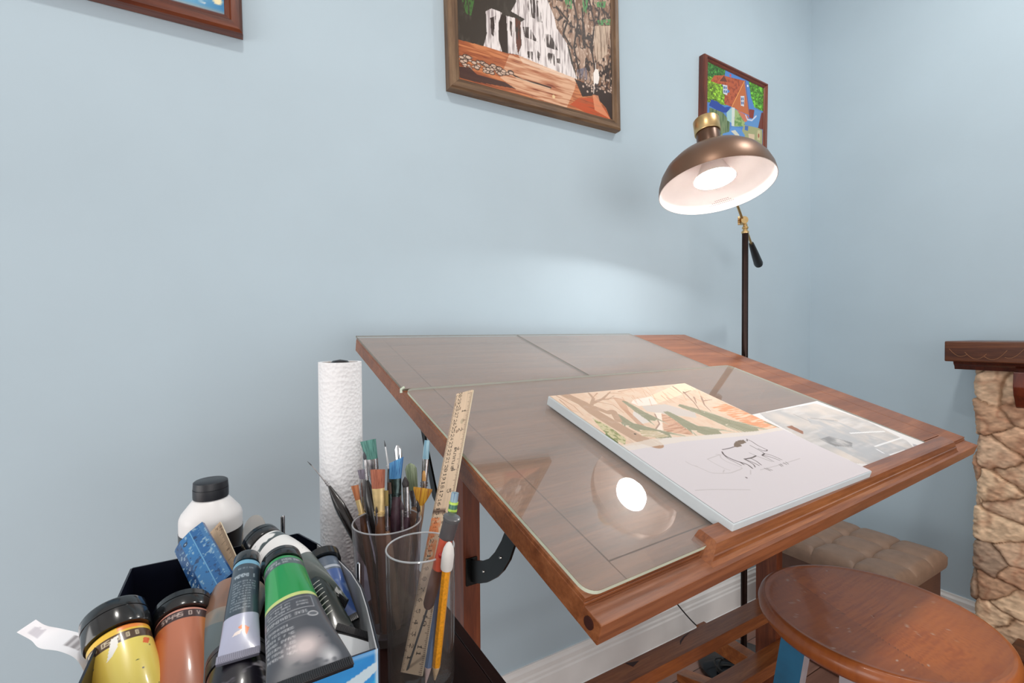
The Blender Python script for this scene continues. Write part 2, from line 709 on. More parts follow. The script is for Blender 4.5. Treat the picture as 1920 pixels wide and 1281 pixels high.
def paint_waterfall(fr, W, H, res):
    p = Pic(W, H, res, (58, 50, 42), seed=7)
    T = fr.trace(820, 0, 4.744)
    n1, n2 = p.noise(0.012, 0.035), p.noise(0.004, 0.012)
    streak = p.noise(0.004, 0.05)
    crack = np.abs(p.noise(0.02, 0.03) - 0.5) * 2
    # dark left gorge
    p.mix(np.clip((n1 - 0.55) * 3, 0, 1), (92, 86, 78), 0.5)
    p.poly(T((215, 0), (330, 0), (300, 140), (225, 110)), (70, 110, 55), 1, n2, 0.4, 0.6)
    p.poly(T((190, -900), (600, -900), (600, -60), (190, 0)), (62, 98, 50), 1, n1, 0.4, 0.6)
    # right hand cliff
    cliff = T((960, -900), (1610, -900), (1600, 860), (1240, 700), (1180, 440), (1050, 240), (980, 0))
    p.poly(cliff, (168, 138, 118))
    p.poly(cliff, (122, 88, 66), 1, n1, 0.45, 0.6)
    p.poly(cliff, (222, 200, 182), 0.9, n2, 0.6, 0.75)
    p.poly(cliff, (45, 28, 22), 1, 1 - crack, 0.86, 0.94)
    for pts in ([(1210, 0), (1250, 200), (1215, 420), (1260, 640)], [(1350, 0), (1400, 220), (1370, 420), (1400, 620)], [(1060, 60), (1160, 180), (1120, 300), (1200, 430)],
                [(1290, 80), (1300, 400)], [(1550, 0), (1560, 400), (1545, 760)]):
        p.line(T(*pts), 0.006, (42, 26, 20))
    p.poly(T((1400, 230), (1540, 230), (1510, 480), (1420, 560), (1390, 400)), (205, 182, 160), 0.9)
    p.poly(T((1400, 230), (1540, 230), (1510, 480), (1420, 560), (1390, 400)), (130, 104, 86), 0.8, streak, 0.5, 0.62)
    p.poly(T((1540, 300), (1590, 280), (1590, 790), (1545, 760)), (24, 20, 18))
    for c in ([(1120, -40), (1200, -40), (1195, 80), (1150, 70)], [(1290, 0), (1340, 0), (1330, 120), (1295, 100)], [(1420, 180), (1540, 170), (1570, 220), (1440, 225)],
              [(1400, 20), (1500, 10), (1490, 70), (1420, 60)], [(1100, -400), (1610, -500), (1610, -100), (1200, -80)]):
        p.poly(T(*c), (74, 140, 78), 1, n2, 0.35, 0.5)
    # water curtains
    falls = [T((690, -900), (900, -900), (980, 0), (1040, 150), (1060, 250), (1150, 380), (1190, 560), (1245, 705), (1000, 612), (715, 492), (750, 400), (738, 200), (780, 172), (655, 100), (700, 20)),
             T((430, 100), (480, 75), (575, 112), (545, 200), (545, 350), (578, 466), (412, 410), (440, 300)),
             T((612, 140), (690, 160), (700, 380), (718, 487), (628, 472), (625, 300))]
    for q, f in enumerate(falls):
        p.poly(f, (236, 228, 226))
        p.poly(f, (150, 138, 138), 0.8, streak, 0.5, 0.68)
    for s_ in ([(808, -200), (870, -200), (870, 165), (825, 150), (805, 60)], [(880, 0), (905, 10), (935, 205), (890, 190)], [(960, 300), (1010, 310), (1075, 450), (975, 420), (950, 360)],
               [(760, 240), (820, 240), (895, 375), (780, 330)], [(800, 455), (850, 460), (845, 530), (805, 510)], [(885, 440), (915, 480), (905, 550), (885, 500)],
               [(985, 470), (1040, 480), (1050, 590), (1000, 560), (975, 500)], [(470, 160), (520, 140), (500, 330), (480, 300)], [(640, 180), (670, 200), (665, 330), (640, 300)], [(1060, 520), (1090, 520), (1095, 570), (1065, 560)]):
        p.poly(T(*s_), (52, 38, 34), 1, streak, 0.38, 0.52)
    p.poly(T((570, 130), (612, 140), (625, 300), (625, 470), (580, 465), (545, 350), (548, 200)), (48, 34, 26))
    p.poly(T((695, 160), (740, 190), (745, 400), (718, 480), (700, 380)), (96, 52, 36), 1, n2, 0.3, 0.5)
    # pool
    pool = T((180, 350), (430, 415), (600, 470), (720, 490), (1000, 612), (1245, 705), (1620, 870), (1640, 1200), (150, 760))
    p.poly(pool, (166, 92, 54))
    wv = p.noise(0.06, 0.004)
    p.poly(pool, (206, 132, 84), 0.9, wv, 0.5, 0.65)
    p.poly(pool, (112, 48, 28), 0.8, wv, 0.34, 0.2)
    p.poly(T((640, 485), (1000, 615), (1240, 705), (1220, 800), (1150, 960), (900, 880), (700, 800), (560, 690)), (224, 182, 150), 0.85, wv, 0.25, 0.6)
    p.poly(T((720, 492), (1245, 705), (1240, 730), (760, 560)), (238, 214, 192), 0.6)
    p.poly(T((1220, 700), (1600, 850), (1590, 1080), (1540, 1060), (1500, 960), (1400, 850), (1290, 860)), (52, 36, 30))
    p.poly(T((1180, 930), (1260, 870), (1400, 870), (1500, 980), (1540, 1060), (1380, 1030)), (190, 78, 36), 0.95, wv, 0.2, 0.5)
    p.poly(T((1380, 840), (1430, 850), (1450, 920), (1540, 1060), (1400, 980)), (226, 150, 110), 0.8)
    # stones left, dark shelf, drift log
    for i in range(60):
        t = p.rng.random()
        c = T((215 + 450 * t, 480 + 165 * t + p.rng.uniform(0, 120) * (1 - t) ** 0.6))[0]
        r = p.rng.uniform(0.003, 0.008)
        p.spot(c, r * 1.5, (52, 36, 30), 1, r * 0.9)
        p.spot(c, r * 1.2, (206, 178, 158), 1, r * 0.6)
    p.poly(T((190, 590), (290, 600), (350, 660), (600, 730), (700, 790), (300, 720), (200, 690)), (62, 40, 36), 0.9)
    p.line(T((680, 670), (760, 710), (880, 740), (1010, 780)), 0.004, (44, 26, 20))
    p.line(T((700, 690), (860, 745), (1000, 790)), 0.003, (214, 180, 150))
    p.spot(T((1035, 860))[0], 0.006, (232, 200, 150))
    # bank and angler
    for i in range(40):
        c = T((p.rng.uniform(1290, 1590), p.rng.uniform(690, 820)))[0]
        p.spot(c, 0.006, (60, 40, 34)); p.spot(c, 0.004, (200, 176, 160))
    p.poly(T((1240, 620), (1320, 600), (1360, 720), (1250, 690)), (112, 110, 128), 0.9, streak, 0.3, 0.5)
    p.line(T((1408, 560), (1408, 640)), 0.0022, (238, 232, 226))
    p.poly(T((1388, 650), (1405, 612), (1430, 618), (1442, 690), (1430, 750), (1392, 752)), (242, 234, 228))
    p.line(T((1395, 750), (1390, 830)), 0.003, (236, 220, 210))
    p.line(T((1410, 750), (1412, 800)), 0.006, (48, 40, 44))
    p.line(T((1428, 750), (1426, 800)), 0.004, (48, 40, 44))
    return p


def paint_house(fr, W, H, res):
    p = Pic(W, H, res, (72, 124, 196), seed=11)
    T = fr.trace(1290, 80, 6.1)
    n1, n2 = p.noise(0.008), p.noise(0.003)

    def leafy(pts, c):
        m = T(*pts)
        p.poly(m, c)
        p.poly(m, tuple(np.array(c) * 0.5), 1, n2, 0.5, 0.6)
        p.poly(m, tuple(np.clip(np.array(c) * 1.5, 0, 255)), 0.9, n1, 0.55, 0.7)
    leafy([(200, 180), (430, 300), (420, 380), (230, 420)], (52, 110, 44))
    leafy([(200, 380), (300, 400), (430, 520), (440, 720), (220, 680)], (112, 156, 36))
    leafy([(690, 420), (890, 520), (880, 800), (760, 740), (720, 620)], (82, 150, 40))
    p.poly(T((260, 440), (300, 375), (400, 375), (620, 430), (655, 435), (500, 735), (415, 700), (420, 600), (480, 560), (400, 480), (340, 470)), (178, 82, 48))
    p.poly(T((260, 440), (300, 375), (400, 375), (620, 430), (655, 435), (500, 735), (415, 700), (420, 600), (480, 560), (400, 480), (340, 470)), (130, 52, 34), 0.8, n1, 0.5, 0.65)
    p.poly(T((645, 440), (700, 830), (600, 790), (500, 735)), (186, 98, 52))
    p.line(T((645, 440), (500, 735)), 0.003, (232, 160, 84))
    p.line(T((655, 440), (705, 850)), 0.003, (120, 44, 32))
    p.poly(T((360, 440), (415, 365), (455, 450)), (96, 46, 34))
    p.line(T((350, 445), (412, 370), (460, 460)), 0.002, (206, 96, 60))
    for q in ([(400, 480), (450, 490), (448, 600), (402, 580)], [(602, 610), (645, 610), (640, 730), (605, 720)]):
        w4 = np.array(T(*q))
        p.poly([tuple(k_) for k_ in w4], (206, 214, 226))
        c = w4.mean(0)
        for sx_, sy_ in ((-.5, -.5), (.5, -.5), (-.5, .5), (.5, .5)):
            cc = c + (w4[1] - w4[0]) * sx_ * .42 + (w4[3] - w4[0]) * sy_ * .42
            hx_, hy_ = (w4[1] - w4[0]) * .14, (w4[3] - w4[0]) * .15
            p.poly([tuple(cc - hx_ - hy_), tuple(cc + hx_ - hy_), tuple(cc + hx_ + hy_), tuple(cc - hx_ + hy_)], (52, 82, 140))
    p.spot(T((683, 495))[0], 0.005, (240, 240, 244))
    p.spot(T((485, 375))[0], 0.006, (206, 70, 70))
    p.poly(T((240, 720), (265, 650), (330, 670), (420, 740), (490, 730), (450, 800), (380, 800)), (34, 62, 150))
    fence = T((245, 740), (400, 800), (480, 900), (470, 1060), (240, 1060))
    p.poly(fence, (112, 132, 92)); p.poly(fence, (70, 96, 60), 1, p.noise(0.003, 0.05), 0.5, 0.6)
    p.poly(T((440, 800), (500, 740), (500, 920), (450, 890)), (150, 196, 200))
    p.poly(T((500, 740), (535, 745), (530, 960), (498, 950)), (206, 214, 206))
    yard = T((535, 760), (650, 830), (650, 960), (530, 960))
    p.poly(yard, (150, 176, 110)); p.poly(yard, (96, 140, 70), 1, n1, 0.5, 0.6)
    p.poly(T((560, 770), (690, 840), (700, 930), (640, 900)), (196, 110, 84))
    p.poly(T((700, 760), (760, 770), (745, 870), (700, 860)), (128, 46, 34))
    p.poly(T((760, 760), (840, 790), (800, 980), (640, 930), (700, 870), (750, 870)), (86, 140, 200), 1)
    p.line(T((660, 830), (680, 880), (730, 890), (780, 840)), 0.006, (196, 206, 228))
    p.poly(T((840, 800), (880, 800), (880, 1000), (800, 980)), (104, 46, 34))
    p.poly(T((640, 940), (800, 975), (850, 1000), (850, 1300), (200, 1300), (250, 1050), (600, 1060)), (156, 160, 112))
    p.poly(T((380, 1110), (400, 1040), (470, 1020), (500, 960), (600, 980), (650, 1060), (640, 1140), (380, 1140)), (84, 140, 206))
    p.poly(T((490, 1010), (540, 1000), (590, 1060), (560, 1080)), (206, 206, 190))
    p.poly(T((650, 950), (690, 955), (685, 1010), (650, 1000)), (60, 100, 170))
    p.poly(T((795, 1000), (830, 1005), (825, 1120), (790, 1110)), (196, 186, 140))
    p.spot(T((808, 1065))[0], 0.005, (156, 70, 50), 1, 0.01)
    p.poly(T((690, 1040), (760, 1050), (760, 1120), (700, 1120)), (214, 190, 156))
    p.mix(np.ones(p.X.shape) * 0.08, (255, 255, 255))
    return p


def paint_sea(fr, W, H, res):
    p = Pic(W, H, res, (96, 158, 196), seed=5)
    T = fr.trace(200, 0, 6.857)
    wv = p.noise(0.06, 0.006)
    p.mix(np.clip((wv - 0.5) * 4, 0, 1), (150, 188, 206), 0.8)
    p.mix(np.clip((p.Y / H - 0.35) * 3, 0, 1), (190, 206, 214), 0.7)
    p.mix(np.clip((p.X / W - 0.9) * 9, 0, 1), (36, 112, 166), 0.8)
    p.line(T((1200, 10), (1260, 40)), 0.003, (226, 226, 220), 0.8)
    p.spot(T((1425, 10))[0], 0.009, (236, 222, 178))
    p.mix(np.clip((1 - p.Y / 0.008), 0, 1), (176, 160, 140), 0.6)
    return p


M_frame_red = wood('frame_red_brown', (60, 22, 8), (98, 42, 18), (132, 66, 32), 'x', 0.3, 0.3)
M_frame_olive = wood('frame_weathered_brown', (84, 62, 44), (116, 88, 62), (146, 118, 88), 'x', 0.5)
M_frame_mahog = wood('frame_mahogany', (84, 36, 22), (120, 56, 34), (146, 78, 48), 'x', 0.35, 0.2)
M_backing = plain('backing_board', (70, 58, 48), 0.8)

yb = WA - 0.028
p1r, p1l = ony(456, 62, yb), ony(228, 2, yb)
d = nrm(p1r - p1l)
frame_on_wall('framed_painting', 'painting of blue water in a reddish-brown wooden frame at the far left of the wall',
              p1r - d * 0.60, p1r, 0.46, 0.026, 0.032, M_frame_red, M_backing, paint_sea, 0.003)
wl, wr = ony(844.2, 161.9, yb), ony(1165.7, 244.5, yb)
frame_on_wall('framed_painting', 'painting of a white waterfall and orange pool in a brown frame above the drafting table',
              wl, wr, 0.50, 0.028, 0.030, M_frame_olive, M_backing, paint_waterfall, 0.0013)
ht, hr = ony(1321, 97.2, yb), ony(1440, 155.4, yb)
frame_on_wall('framed_painting', 'small painting of an orange-roofed house among trees in a mahogany frame behind the lamp shade',
              ht - np.array([0, 0, 0.315]), hr - np.array([0, 0, 0.315]), 0.315, 0.028, 0.022, M_frame_mahog, M_backing, paint_house, 0.0013)


# ================================================================== DRAFTING TABLE
TYAW, TTILT = math.radians(3.19), math.radians(17.43)
TP0 = at(668, 634, 0.97)
tw = np.array([math.cos(TYAW), math.sin(TYAW), 0])
tuh = np.array([-math.sin(TYAW), math.cos(TYAW), 0])
tu = tuh * math.cos(TTILT) + np.array([0, 0, 1]) * math.sin(TTILT)
TF = Fr(TP0, tw, tu)          # x right, y up the slope (front is negative), z out of the top
TWD, TDP, TTH = 1.077, 0.748, 0.027

M_top = wood('drafting_top_wood', (114, 64, 38), (144, 86, 52), (170, 108, 70), 'x', 0.32, 0.0, 0.8)
M_topY = wood('drafting_top_wood_cross', (104, 52, 26), (134, 72, 38), (160, 94, 54), 'y', 0.32, 0.0, 0.8)
M_edge = wood('drafting_edge_wood', (112, 66, 34), (144, 92, 52), (170, 116, 70), 'x', 0.4)
M_legwood = wood('drafting_leg_wood', (96, 44, 22), (122, 60, 32), (146, 80, 44), 'z', 0.4)
M_railwood = wood('drafting_rail_wood', (124, 66, 30), (158, 90, 44), (182, 112, 60), 'x', 0.28, 0.2)
M_black = plain('black_metal', (22, 26, 26), 0.35, 0.6)
M_screw = plain('screw_steel', (190, 188, 182), 0.3, 1.0)
M_plug = plain('wood_plug', (58, 24, 16), 0.5)

root = thing('drafting_table', 'tilted brown wooden drafting table with a framed inlaid top, black hinge arms and trestle legs', 'table', (TP0[0] + 0.5, 0.72, 0))
# top: rim boards round a central panel, 1 mm grooves between them
g = 0.0008
ix0, ix1, iy0, iy1 = 0.053, TWD - 0.072, -0.699, -0.052
tb = MB()
tb.box(0, TWD, -TDP + 0.022, 0, -TTH, -0.004, 0.001, TF)
tb.box(0, TWD, -TDP, -TDP + 0.0225, -TTH, -0.0065, 0.001, TF)
tb.box(0.0005, ix0 - g, -TDP + 0.0235, 0, -0.0045, 0, 0.0004, TF)
tb.box(ix1 + g, TWD - 0.0005, -TDP + 0.0235, 0, -0.0045, 0, 0.0004, TF)
tb.box(ix0 + g, ix1 - g, iy0 + g, iy1 - g, -0.0045, 0, 0.0003, TF)
tb.box(ix0 + 0.0002, ix1 - 0.0002, iy1 + g, 0, -0.0045, 0, 0.0003, TF)
tb.box(ix0 + 0.0002, ix1 - 0.0002, -TDP + 0.0235, iy0 - g, -0.0045, 0, 0.0003, TF)
top = tb.build('tabletop', M_top, root)
# plug knots on the left edge and front edge
for i, q in enumerate([((-0.0004, -0.735, -0.0155), (-1, 0, 0)), ]):
    P = TF.w(np.array(q[0]))
    MB().lathe([(0.0001, 0.0008), (0.0055, 0.0008), (0.0055, -0.001), (0.0001, -0.001)], 20, axis_frame(P, -tw)).build('wood_plug', M_plug, root)
# raised stop on the front rail, moulded front
T1 = np.array(TF.w(np.array([0, 0, 0])))
sx0, sx1 = 0.158, 0.965
sy = -TDP + 0.0235
prof = [(sy + 0.014, 0), (sy + 0.0145, 0.0100), (sy + 0.0135, 0.0112), (sy - 0.004, 0.0112), (sy - 0.008, 0.0100), (sy - 0.011, 0.0050), (sy - 0.0125, 0.0015), (sy - 0.014, 0.001), (sy - 0.015, -0.0035), (sy - 0.019, -0.0066), (sy + 0.004, -0.0066), (sy + 0.004, 0)]
V, T = [], []
for side, xx in ((0, sx0), (1, sx1)):
    for y, z in prof:
        off = 0.016 * max(0.0, (z + 0.0066) / 0.0178) ** 1.0
        V.append((xx + (off if side == 0 else -off * 0.3), y, z))
        T.append((xx, y, z))
n = len(prof)
Fc = [(i, (i + 1) % n, n + (i + 1) % n, n + i) for i in range(n)] + [tuple(range(n)), tuple(range(2 * n - 1, n - 1, -1))]
MB().add(TF.w(np.array(V)), Fc, T).build('paper_stop', wood('paper_stop_wood', (112, 60, 30), (150, 88, 48), (176, 112, 66), 'x', 0.3, 0.3), root)

# legs: two posts on sled feet, joined by stretchers
LL, LR = (0.311, 0.341), (1.190, 1.216)
LY0, LY1 = 0.69, 0.745


def under(x, y):
    """height of the underside of the top above floor at plan position"""
    A = np.array([[tw[0], tu[0]], [tw[1], tu[1]]])
    s_, d_ = np.linalg.solve(A, np.array([x - TP0[0], y - TP0[1]]))
    P = TP0 + tw * s_ + tu * d_
    return P[2] - TTH / math.cos(TTILT)


for (x0, x1), nm in ((LL, 'l'), (LR, 'r')):
    zt = under(x0, LY0) - 0.001
    dy = LY1 - LY0
    poly = [(LY0, 0.06), (LY1, 0.06), (LY1, under(x0, LY1) - 0.001), (LY0, zt)]
    MB().prism(poly, x0, x1, Fr((0, 0, 0), (0, 1, 0), (0, 0, 1), (1, 0, 0))).build('leg', wood('leg_wood_' + nm, (96, 44, 22), (122, 60, 32), (146, 80, 44), 'y', 0.4, 0, 1.0), root)
    # foot
    foot = [(0.46, 0), (0.46, 0.022), (0.56, 0.055), (0.62, 0.0595), (0.82, 0.0595), (0.90, 0.055), (1.0, 0.022), (1.0, 0)]
    MB().prism(foot, x0 - 0.008, x1 + 0.008, Fr((0, 0, 0), (0, 1, 0), (0, 0, 1), (1, 0, 0)), bev=0.002).build('foot', M_railwood, root)
    # cleat carrying the top
    cy0, cy1 = 0.60, 0.93
    MB().prism([(cy0, under(x0, cy0) - 0.001), (cy1, under(x0, cy1) - 0.001), (cy1, under(x0, cy1) - 0.030), (cy0, under(x0, cy0) - 0.030)], x1 + 0.0005, x1 + 0.022, Fr((0, 0, 0), (0, 1, 0), (0, 0, 1), (1, 0, 0))).build('cleat', M_legwood, root)
    # tilting arms: black curved straps
    def P2(px, py): 
        q = onx(px, py, 0.325)
        return q[1], q[2]
    arc_out = [P2(884, 1090), P2(900, 1094), P2(915, 1092), P2(932, 1083), P2(945, 1070), P2(957, 1050), P2(967, 1020)]
    arc_in = [P2(948, 998), P2(942, 1014), P2(930, 1035), P2(919, 1047), P2(905, 1052), P2(884, 1050)]
    ox, oz = arc_out[-1]
    ix_, iz_ = arc_in[0]
    yo, yi = ox - 0.012, ix_ - 0.010
    arc = arc_out + [(yo, under(x0, yo) - 0.001), (yi, under(x0, yi) - 0.001)] + arc_in
    xm = x0 + (0.012 if nm == 'l' else 0.008)
    h = MB().prism(arc, xm, xm + 0.004, Fr((0, 0, 0), (0, 1, 0), (0, 0, 1), (1, 0, 0)))
    fl0, fl1 = P2(880, 1042), P2(880, 1092)
    h.box(xm - 0.008, xm + 0.012, LY0 - 0.003, LY0 - 0.0002, fl1[1], fl0[1], 0.0008)
    hinge = h.build('hinge_arm', M_black, root)
    for px, py in ((909, 1071), (941, 1045)):
        yy, zz = P2(px, py)
        MB().lathe([(0.0001, 0.002), (0.0016, 0.0018), (0.0022, 0), (0.0001, 0)], 12, Fr((xm, yy, zz), (0, 1, 0), (0, 0, 1), (-1, 0, 0))).build('screw', M_screw, hinge)
    # rear arm
    r0 = LY1
    q0, q1 = P2(789, 805), P2(812, 930)
    arc = [(r0 + 0.002, q1[1] - 0.05), (r0 + 0.03, q1[1] - 0.042), (q1[0], q1[1]), (q0[0] - 0.005, q0[1]), (q0[0] + 0.01, under(x0, q0[0] + 0.01) - 0.001), (q0[0] - 0.012, under(x0, q0[0] - 0.012) - 0.001), (q0[0] - 0.03, q0[1] - 0.015), (q1[0] - 0.022, q1[1] + 0.01), (r0 + 0.025, q1[1] - 0.015), (r0 + 0.002, q1[1] - 0.02)]
    MB().prism(arc, xm, xm + 0.004, Fr((0, 0, 0), (0, 1, 0), (0, 0, 1), (1, 0, 0))).build('hinge_arm', M_black, root)
    # side rail between the two halves of the trestle
    MB().box(x0 - 0.004, x1 + 0.004, LY1 + 0.001, 0.93, 0.17, 0.215, 0.001).build('side_rail', M_railwood, root)

st = MB().box(LL[0] - 0.02, LR[1] + 0.01, 0.645, LY0 - 0.0005, 0.408, 0.437, 0.001)
st.build('stretcher', M_railwood, root)
st = MB().box(LL[0] - 0.02, LR[1] + 0.01, 0.645, LY0 - 0.0005, 0.272, 0.302, 0.001)
st.build('stretcher', M_railwood, root)
# dark crescent mark and notch on the stretcher
cr = [(0.80, 0.668), (0.81, 0.677), (0.83, 0.684), (0.855, 0.687), (0.83, 0.681), (0.812, 0.674)]
MB().prism([(x, y) for x, y in cr], 0.4371, 0.4375).build('dark_mark', M_plug, root)
MB().prism([(0.662, 0.687), (0.69, 0.678), (0.668, 0.672)], 0.4371, 0.4375).build('dark_mark', M_plug, root)

# ------------------------------------------------------------------ glass sheets on the top
M_sheet = clearglass('sheet_glass', (0.98, 0.985, 0.98), 0.006, 2.0, haze=0.11, smudge=0.02)
M_gedge_d = plain('glass_edge_dark', (124, 122, 108), 0.25, spec=0.5, vary=0.03)
M_gedge = plain('glass_edge', (206, 216, 196), 0.25, spec=0.6, vary=0.03)


def round_rect(x0, x1, y0, y1, r, n=6):
    out = []
    for cx_, cy_, a0 in ((x1 - r, y1 - r, 0), (x0 + r, y1 - r, 90), (x0 + r, y0 + r, 180), (x1 - r, y0 + r, 270)):
        for k in range(n + 1):
            a = math.radians(a0 + 90 * k / n)
            out.append((cx_ + r * math.cos(a), cy_ + r * math.sin(a)))
    return out


def sheet(name, label, x0, x1, y0, y1, r, th=0.004, em=None):
    P = TF.w(np.array([(x0 + x1) / 2, (y0 + y1) / 2, 0.0002]))
    rt = thing(name, label, 'glass sheet', tuple(P))
    poly = round_rect(x0, x1, y0, y1, r)
    n = len(poly)
    MB().prism(round_rect(x0 + 0.0006, x1 - 0.0006, y0 + 0.0006, y1 - 0.0006, max(r - 0.0006, 0.0005)), 0.0003, th + 0.0002, TF).build('pane', M_sheet, rt)
    L = np.array([(x, y, 0.0004) for x, y in poly] + [(x, y, th) for x, y in poly])
    MB().add(TF.w(L), [(i, (i + 1) % n, n + (i + 1) % n, n + i) for i in range(n)], L).build('glass_edge', em or M_gedge, rt)
    return rt


sheet('glass_sheet', 'large clear glass sheet with rounded corners covering the lower part of the drafting table', 0.003, 0.900, -0.726, -0.279, 0.014)
sheet('glass_sheet', 'clear glass sheet on the upper left corner of the drafting table', 0.0, 0.402, -0.2775, 0.006, 0.002, 0.003, M_gedge_d)
sheet('glass_sheet', 'clear glass sheet beside the right one of the upper pair, next to bare wood', 0.403, 0.818, -0.2775, 0.006, 0.002, 0.003, M_gedge_d)

# white wire clip at the seam
MB().sweep([TF.w(np.array([0.0015, -0.279, 0.007])), TF.w(np.array([-0.004, -0.280, 0.004])), TF.w(np.array([-0.004, -0.282, -0.001]))], 0.0022, 8).build('clear_bumper', M_gedge, root)


# ================================================================== ART ON THE TABLE
def paint_canvas(fr, W, H, res):
    p = Pic(W, H, res, (204, 197, 200), x0=0, y0=-H, seed=3)
    n1, n2 = p.noise(0.010), p.noise(0.004)
    T = fr.trace(1010, 700, 4.085)
    land = T((40, 150), (1130, 50), (1500, 230), (1880, 405), (1640, 445), (1380, 462), (1200, 480), (960, 490), (860, 535), (600, 560), (300, 400))
    p.poly(land, (222, 196, 174))
    p.poly(land, (218, 170, 136), 0.5, n1, 0.45, 0.7)
    for q in ([(780, 200), (1100, 60), (1200, 120), (900, 230)],):
        p.poly(T(*q), (248, 222, 190), 0.8)
    # bright orange tree line on the right
    ora = T((1320, 260), (1420, 230), (1860, 405), (1660, 430), (1480, 340))
    p.poly(ora, (222, 140, 96)); p.poly(ora, (245, 214, 190), 0.8, p.noise(0.03, 0.003), 0.5, 0.7)
    # pale meadow, grey lake
    p.poly(T((715, 200), (860, 175), (900, 235), (760, 250), (700, 225)), (240, 230, 222), 0.95)
    p.poly(T((780, 250), (960, 235), (1190, 300), (1200, 340), (1040, 320), (820, 290)), (198, 192, 190), 0.95)
    p.poly(T((715, 290), (800, 310), (850, 370), (760, 390), (710, 350)), (212, 208, 206), 0.95)
    # furrows
    for i in range(9):
        a = i / 8
        p.line(T((560 + 80 * a, 180 + 20 * a), (620 + 60 * a, 260 + 30 * a), (760 + 60 * a, 400 + 20 * a)), 0.0016, (176, 120, 88), 0.6)
    # house roof
    p.poly(T((880, 300), (930, 300), (940, 440), (880, 440), (915, 390)), (244, 226, 214))
    roof = T((930, 310), (1010, 330), (1140, 420), (1170, 470), (950, 445))
    p.poly(roof, (206, 158, 130)); p.poly(roof, (168, 112, 86), 0.8, p.noise(0.02, 0.002), 0.5, 0.6)
    p.line(T((880, 310), (915, 385), (875, 440)), 0.0022, (140, 110, 96))
    p.line(T((1000, 320), (1080, 390), (1170, 440)), 0.0022, (230, 200, 176))
    # conifers
    for path, w_ in (([(1060, 240), (1240, 300), (1420, 370), (1640, 440)], 0.050), ([(960, 290), (1080, 360), (1180, 420), (1360, 462)], 0.042), ([(580, 310), (680, 390), (860, 450), (960, 480)], 0.040), ([(640, 210), (760, 290), (860, 350)], 0.024), ([(1720, 370), (1840, 412)], 0.01)):
        pts = T(*path)
        for i in range(len(pts) - 1):
            for k in range(14):
                t = k / 14
                c = np.array(pts[i]) * (1 - t) + np.array(pts[i + 1]) * t
                g_ = (i + t) / (len(pts) - 1)
                ww = w_ * (0.35 + 0.9 * g_)
                dv = nrm(np.array(pts[i + 1]) - np.array(pts[i]))
                nv = np.array([-dv[1], dv[0]])
                tip = c + dv * ww * 0.2
                for s_ in (-1, 1):
                    e = c + nv * ww * 0.5 * s_ + dv * ww * 0.6
                    e = e + dv * p.rng.uniform(-.2, .2) * ww
                    m_ = c + nv * ww * 0.28 * s_ + dv * ww * 0.1
                    p.line([tuple(tip), tuple(m_), tuple(e)], 0.0042, (118, 124, 98), 0.9, 0.0014)
                    p.line([tuple(tip + dv * .0022), tuple(m_ + dv * .0026), tuple(e + dv * .002)], 0.0014, (212, 204, 184), 0.85)
    p.poly(T((700, 545), (860, 535), (960, 492), (1200, 482), (1380, 463), (1640, 447), (1900, 405), (2400, 1400), (600, 1400), (560, 600)), (204, 197, 200))
    # big bare tree, left
    tr_ = (170, 136, 112)
    p.line(T((165, 150), (330, 230), (420, 300), (620, 420), (760, 500), (870, 535)), 0.020, tr_, 1, 0.028)
    p.line(T((420, 260), (520, 300), (560, 290), (600, 360)), 0.012, tr_)
    p.line(T((395, 240), (410, 190), (375, 150)), 0.007, tr_, 1, 0.004)
    p.line(T((405, 225), (480, 195), (540, 140)), 0.008, tr_, 1, 0.002)
    p.line(T((470, 200), (520, 200), (570, 170)), 0.004, tr_, 1, 0.001)
    for q in ([(480, 195), (600, 190), (700, 230)], [(430, 215), (560, 240), (640, 300)], [(110, 160), (260, 250), (330, 320)], [(150, 200), (240, 280), (300, 300)], [(520, 150), (640, 150)], [(600, 140), (700, 120)], [(440, 150), (400, 190)]):
        p.line(T(*q), 0.0024, (170, 124, 98), 0.9, 0.0008)
    # bare shrubs in the middle
    for q in ([(1100, 140), (1180, 220), (1230, 290)], [(1240, 190), (1260, 240), (1310, 290)], [(1180, 180), (1200, 230)], [(1240, 185), (1230, 170)], [(1250, 210), (1320, 200)], [(1020, 100), (1100, 160)], [(1100, 150), (1160, 130)]):
        p.line(T(*q), 0.0036, (138, 104, 88), 0.95, 0.0012)
    for i in range(46):
        x, y = p.rng.uniform(620, 1400), p.rng.uniform(90, 200)
        p.line(T((x, y), (x + p.rng.uniform(20, 70), y + p.rng.uniform(20, 60))), 0.0016, (196, 140, 104), 0.65, 0.0008)
    # grass at the lower left
    gr = T((400, 340), (520, 400), (660, 500), (650, 545), (560, 500), (470, 430))
    p.poly(gr, (190, 184, 138)); p.poly(gr, (104, 118, 62), 0.9, n2, 0.5, 0.6)
    p.poly(T((500, 455), (600, 525), (590, 540), (500, 480)), (66, 90, 34))
    gr = T((760, 430), (900, 440), (990, 480), (900, 492), (780, 480))
    p.poly(gr, (178, 164, 128)); p.poly(gr, (222, 206, 184), 0.9, p.noise(0.02, 0.002), 0.5, 0.6)
    for q in ([(660, 520), (760, 545)], [(680, 500), (740, 555)], [(840, 500), (900, 535)]):
        p.line(T(*q), 0.003, (206, 176, 156), 0.9)
    p.spot(T((727, 463))[0], 0.0022, (20, 18, 18))
    # unpainted border wash
    p.poly(T((560, 560), (860, 500), (1380, 462), (1650, 440), (1900, 405), (1900, 425), (1650, 470), (1100, 520), (620, 600)), (216, 206, 196), 0.8)
    # pen and pencil drawing of an animal
    T = fr.trace(1300, 810, 8.727)
    ink = (66, 56, 54)
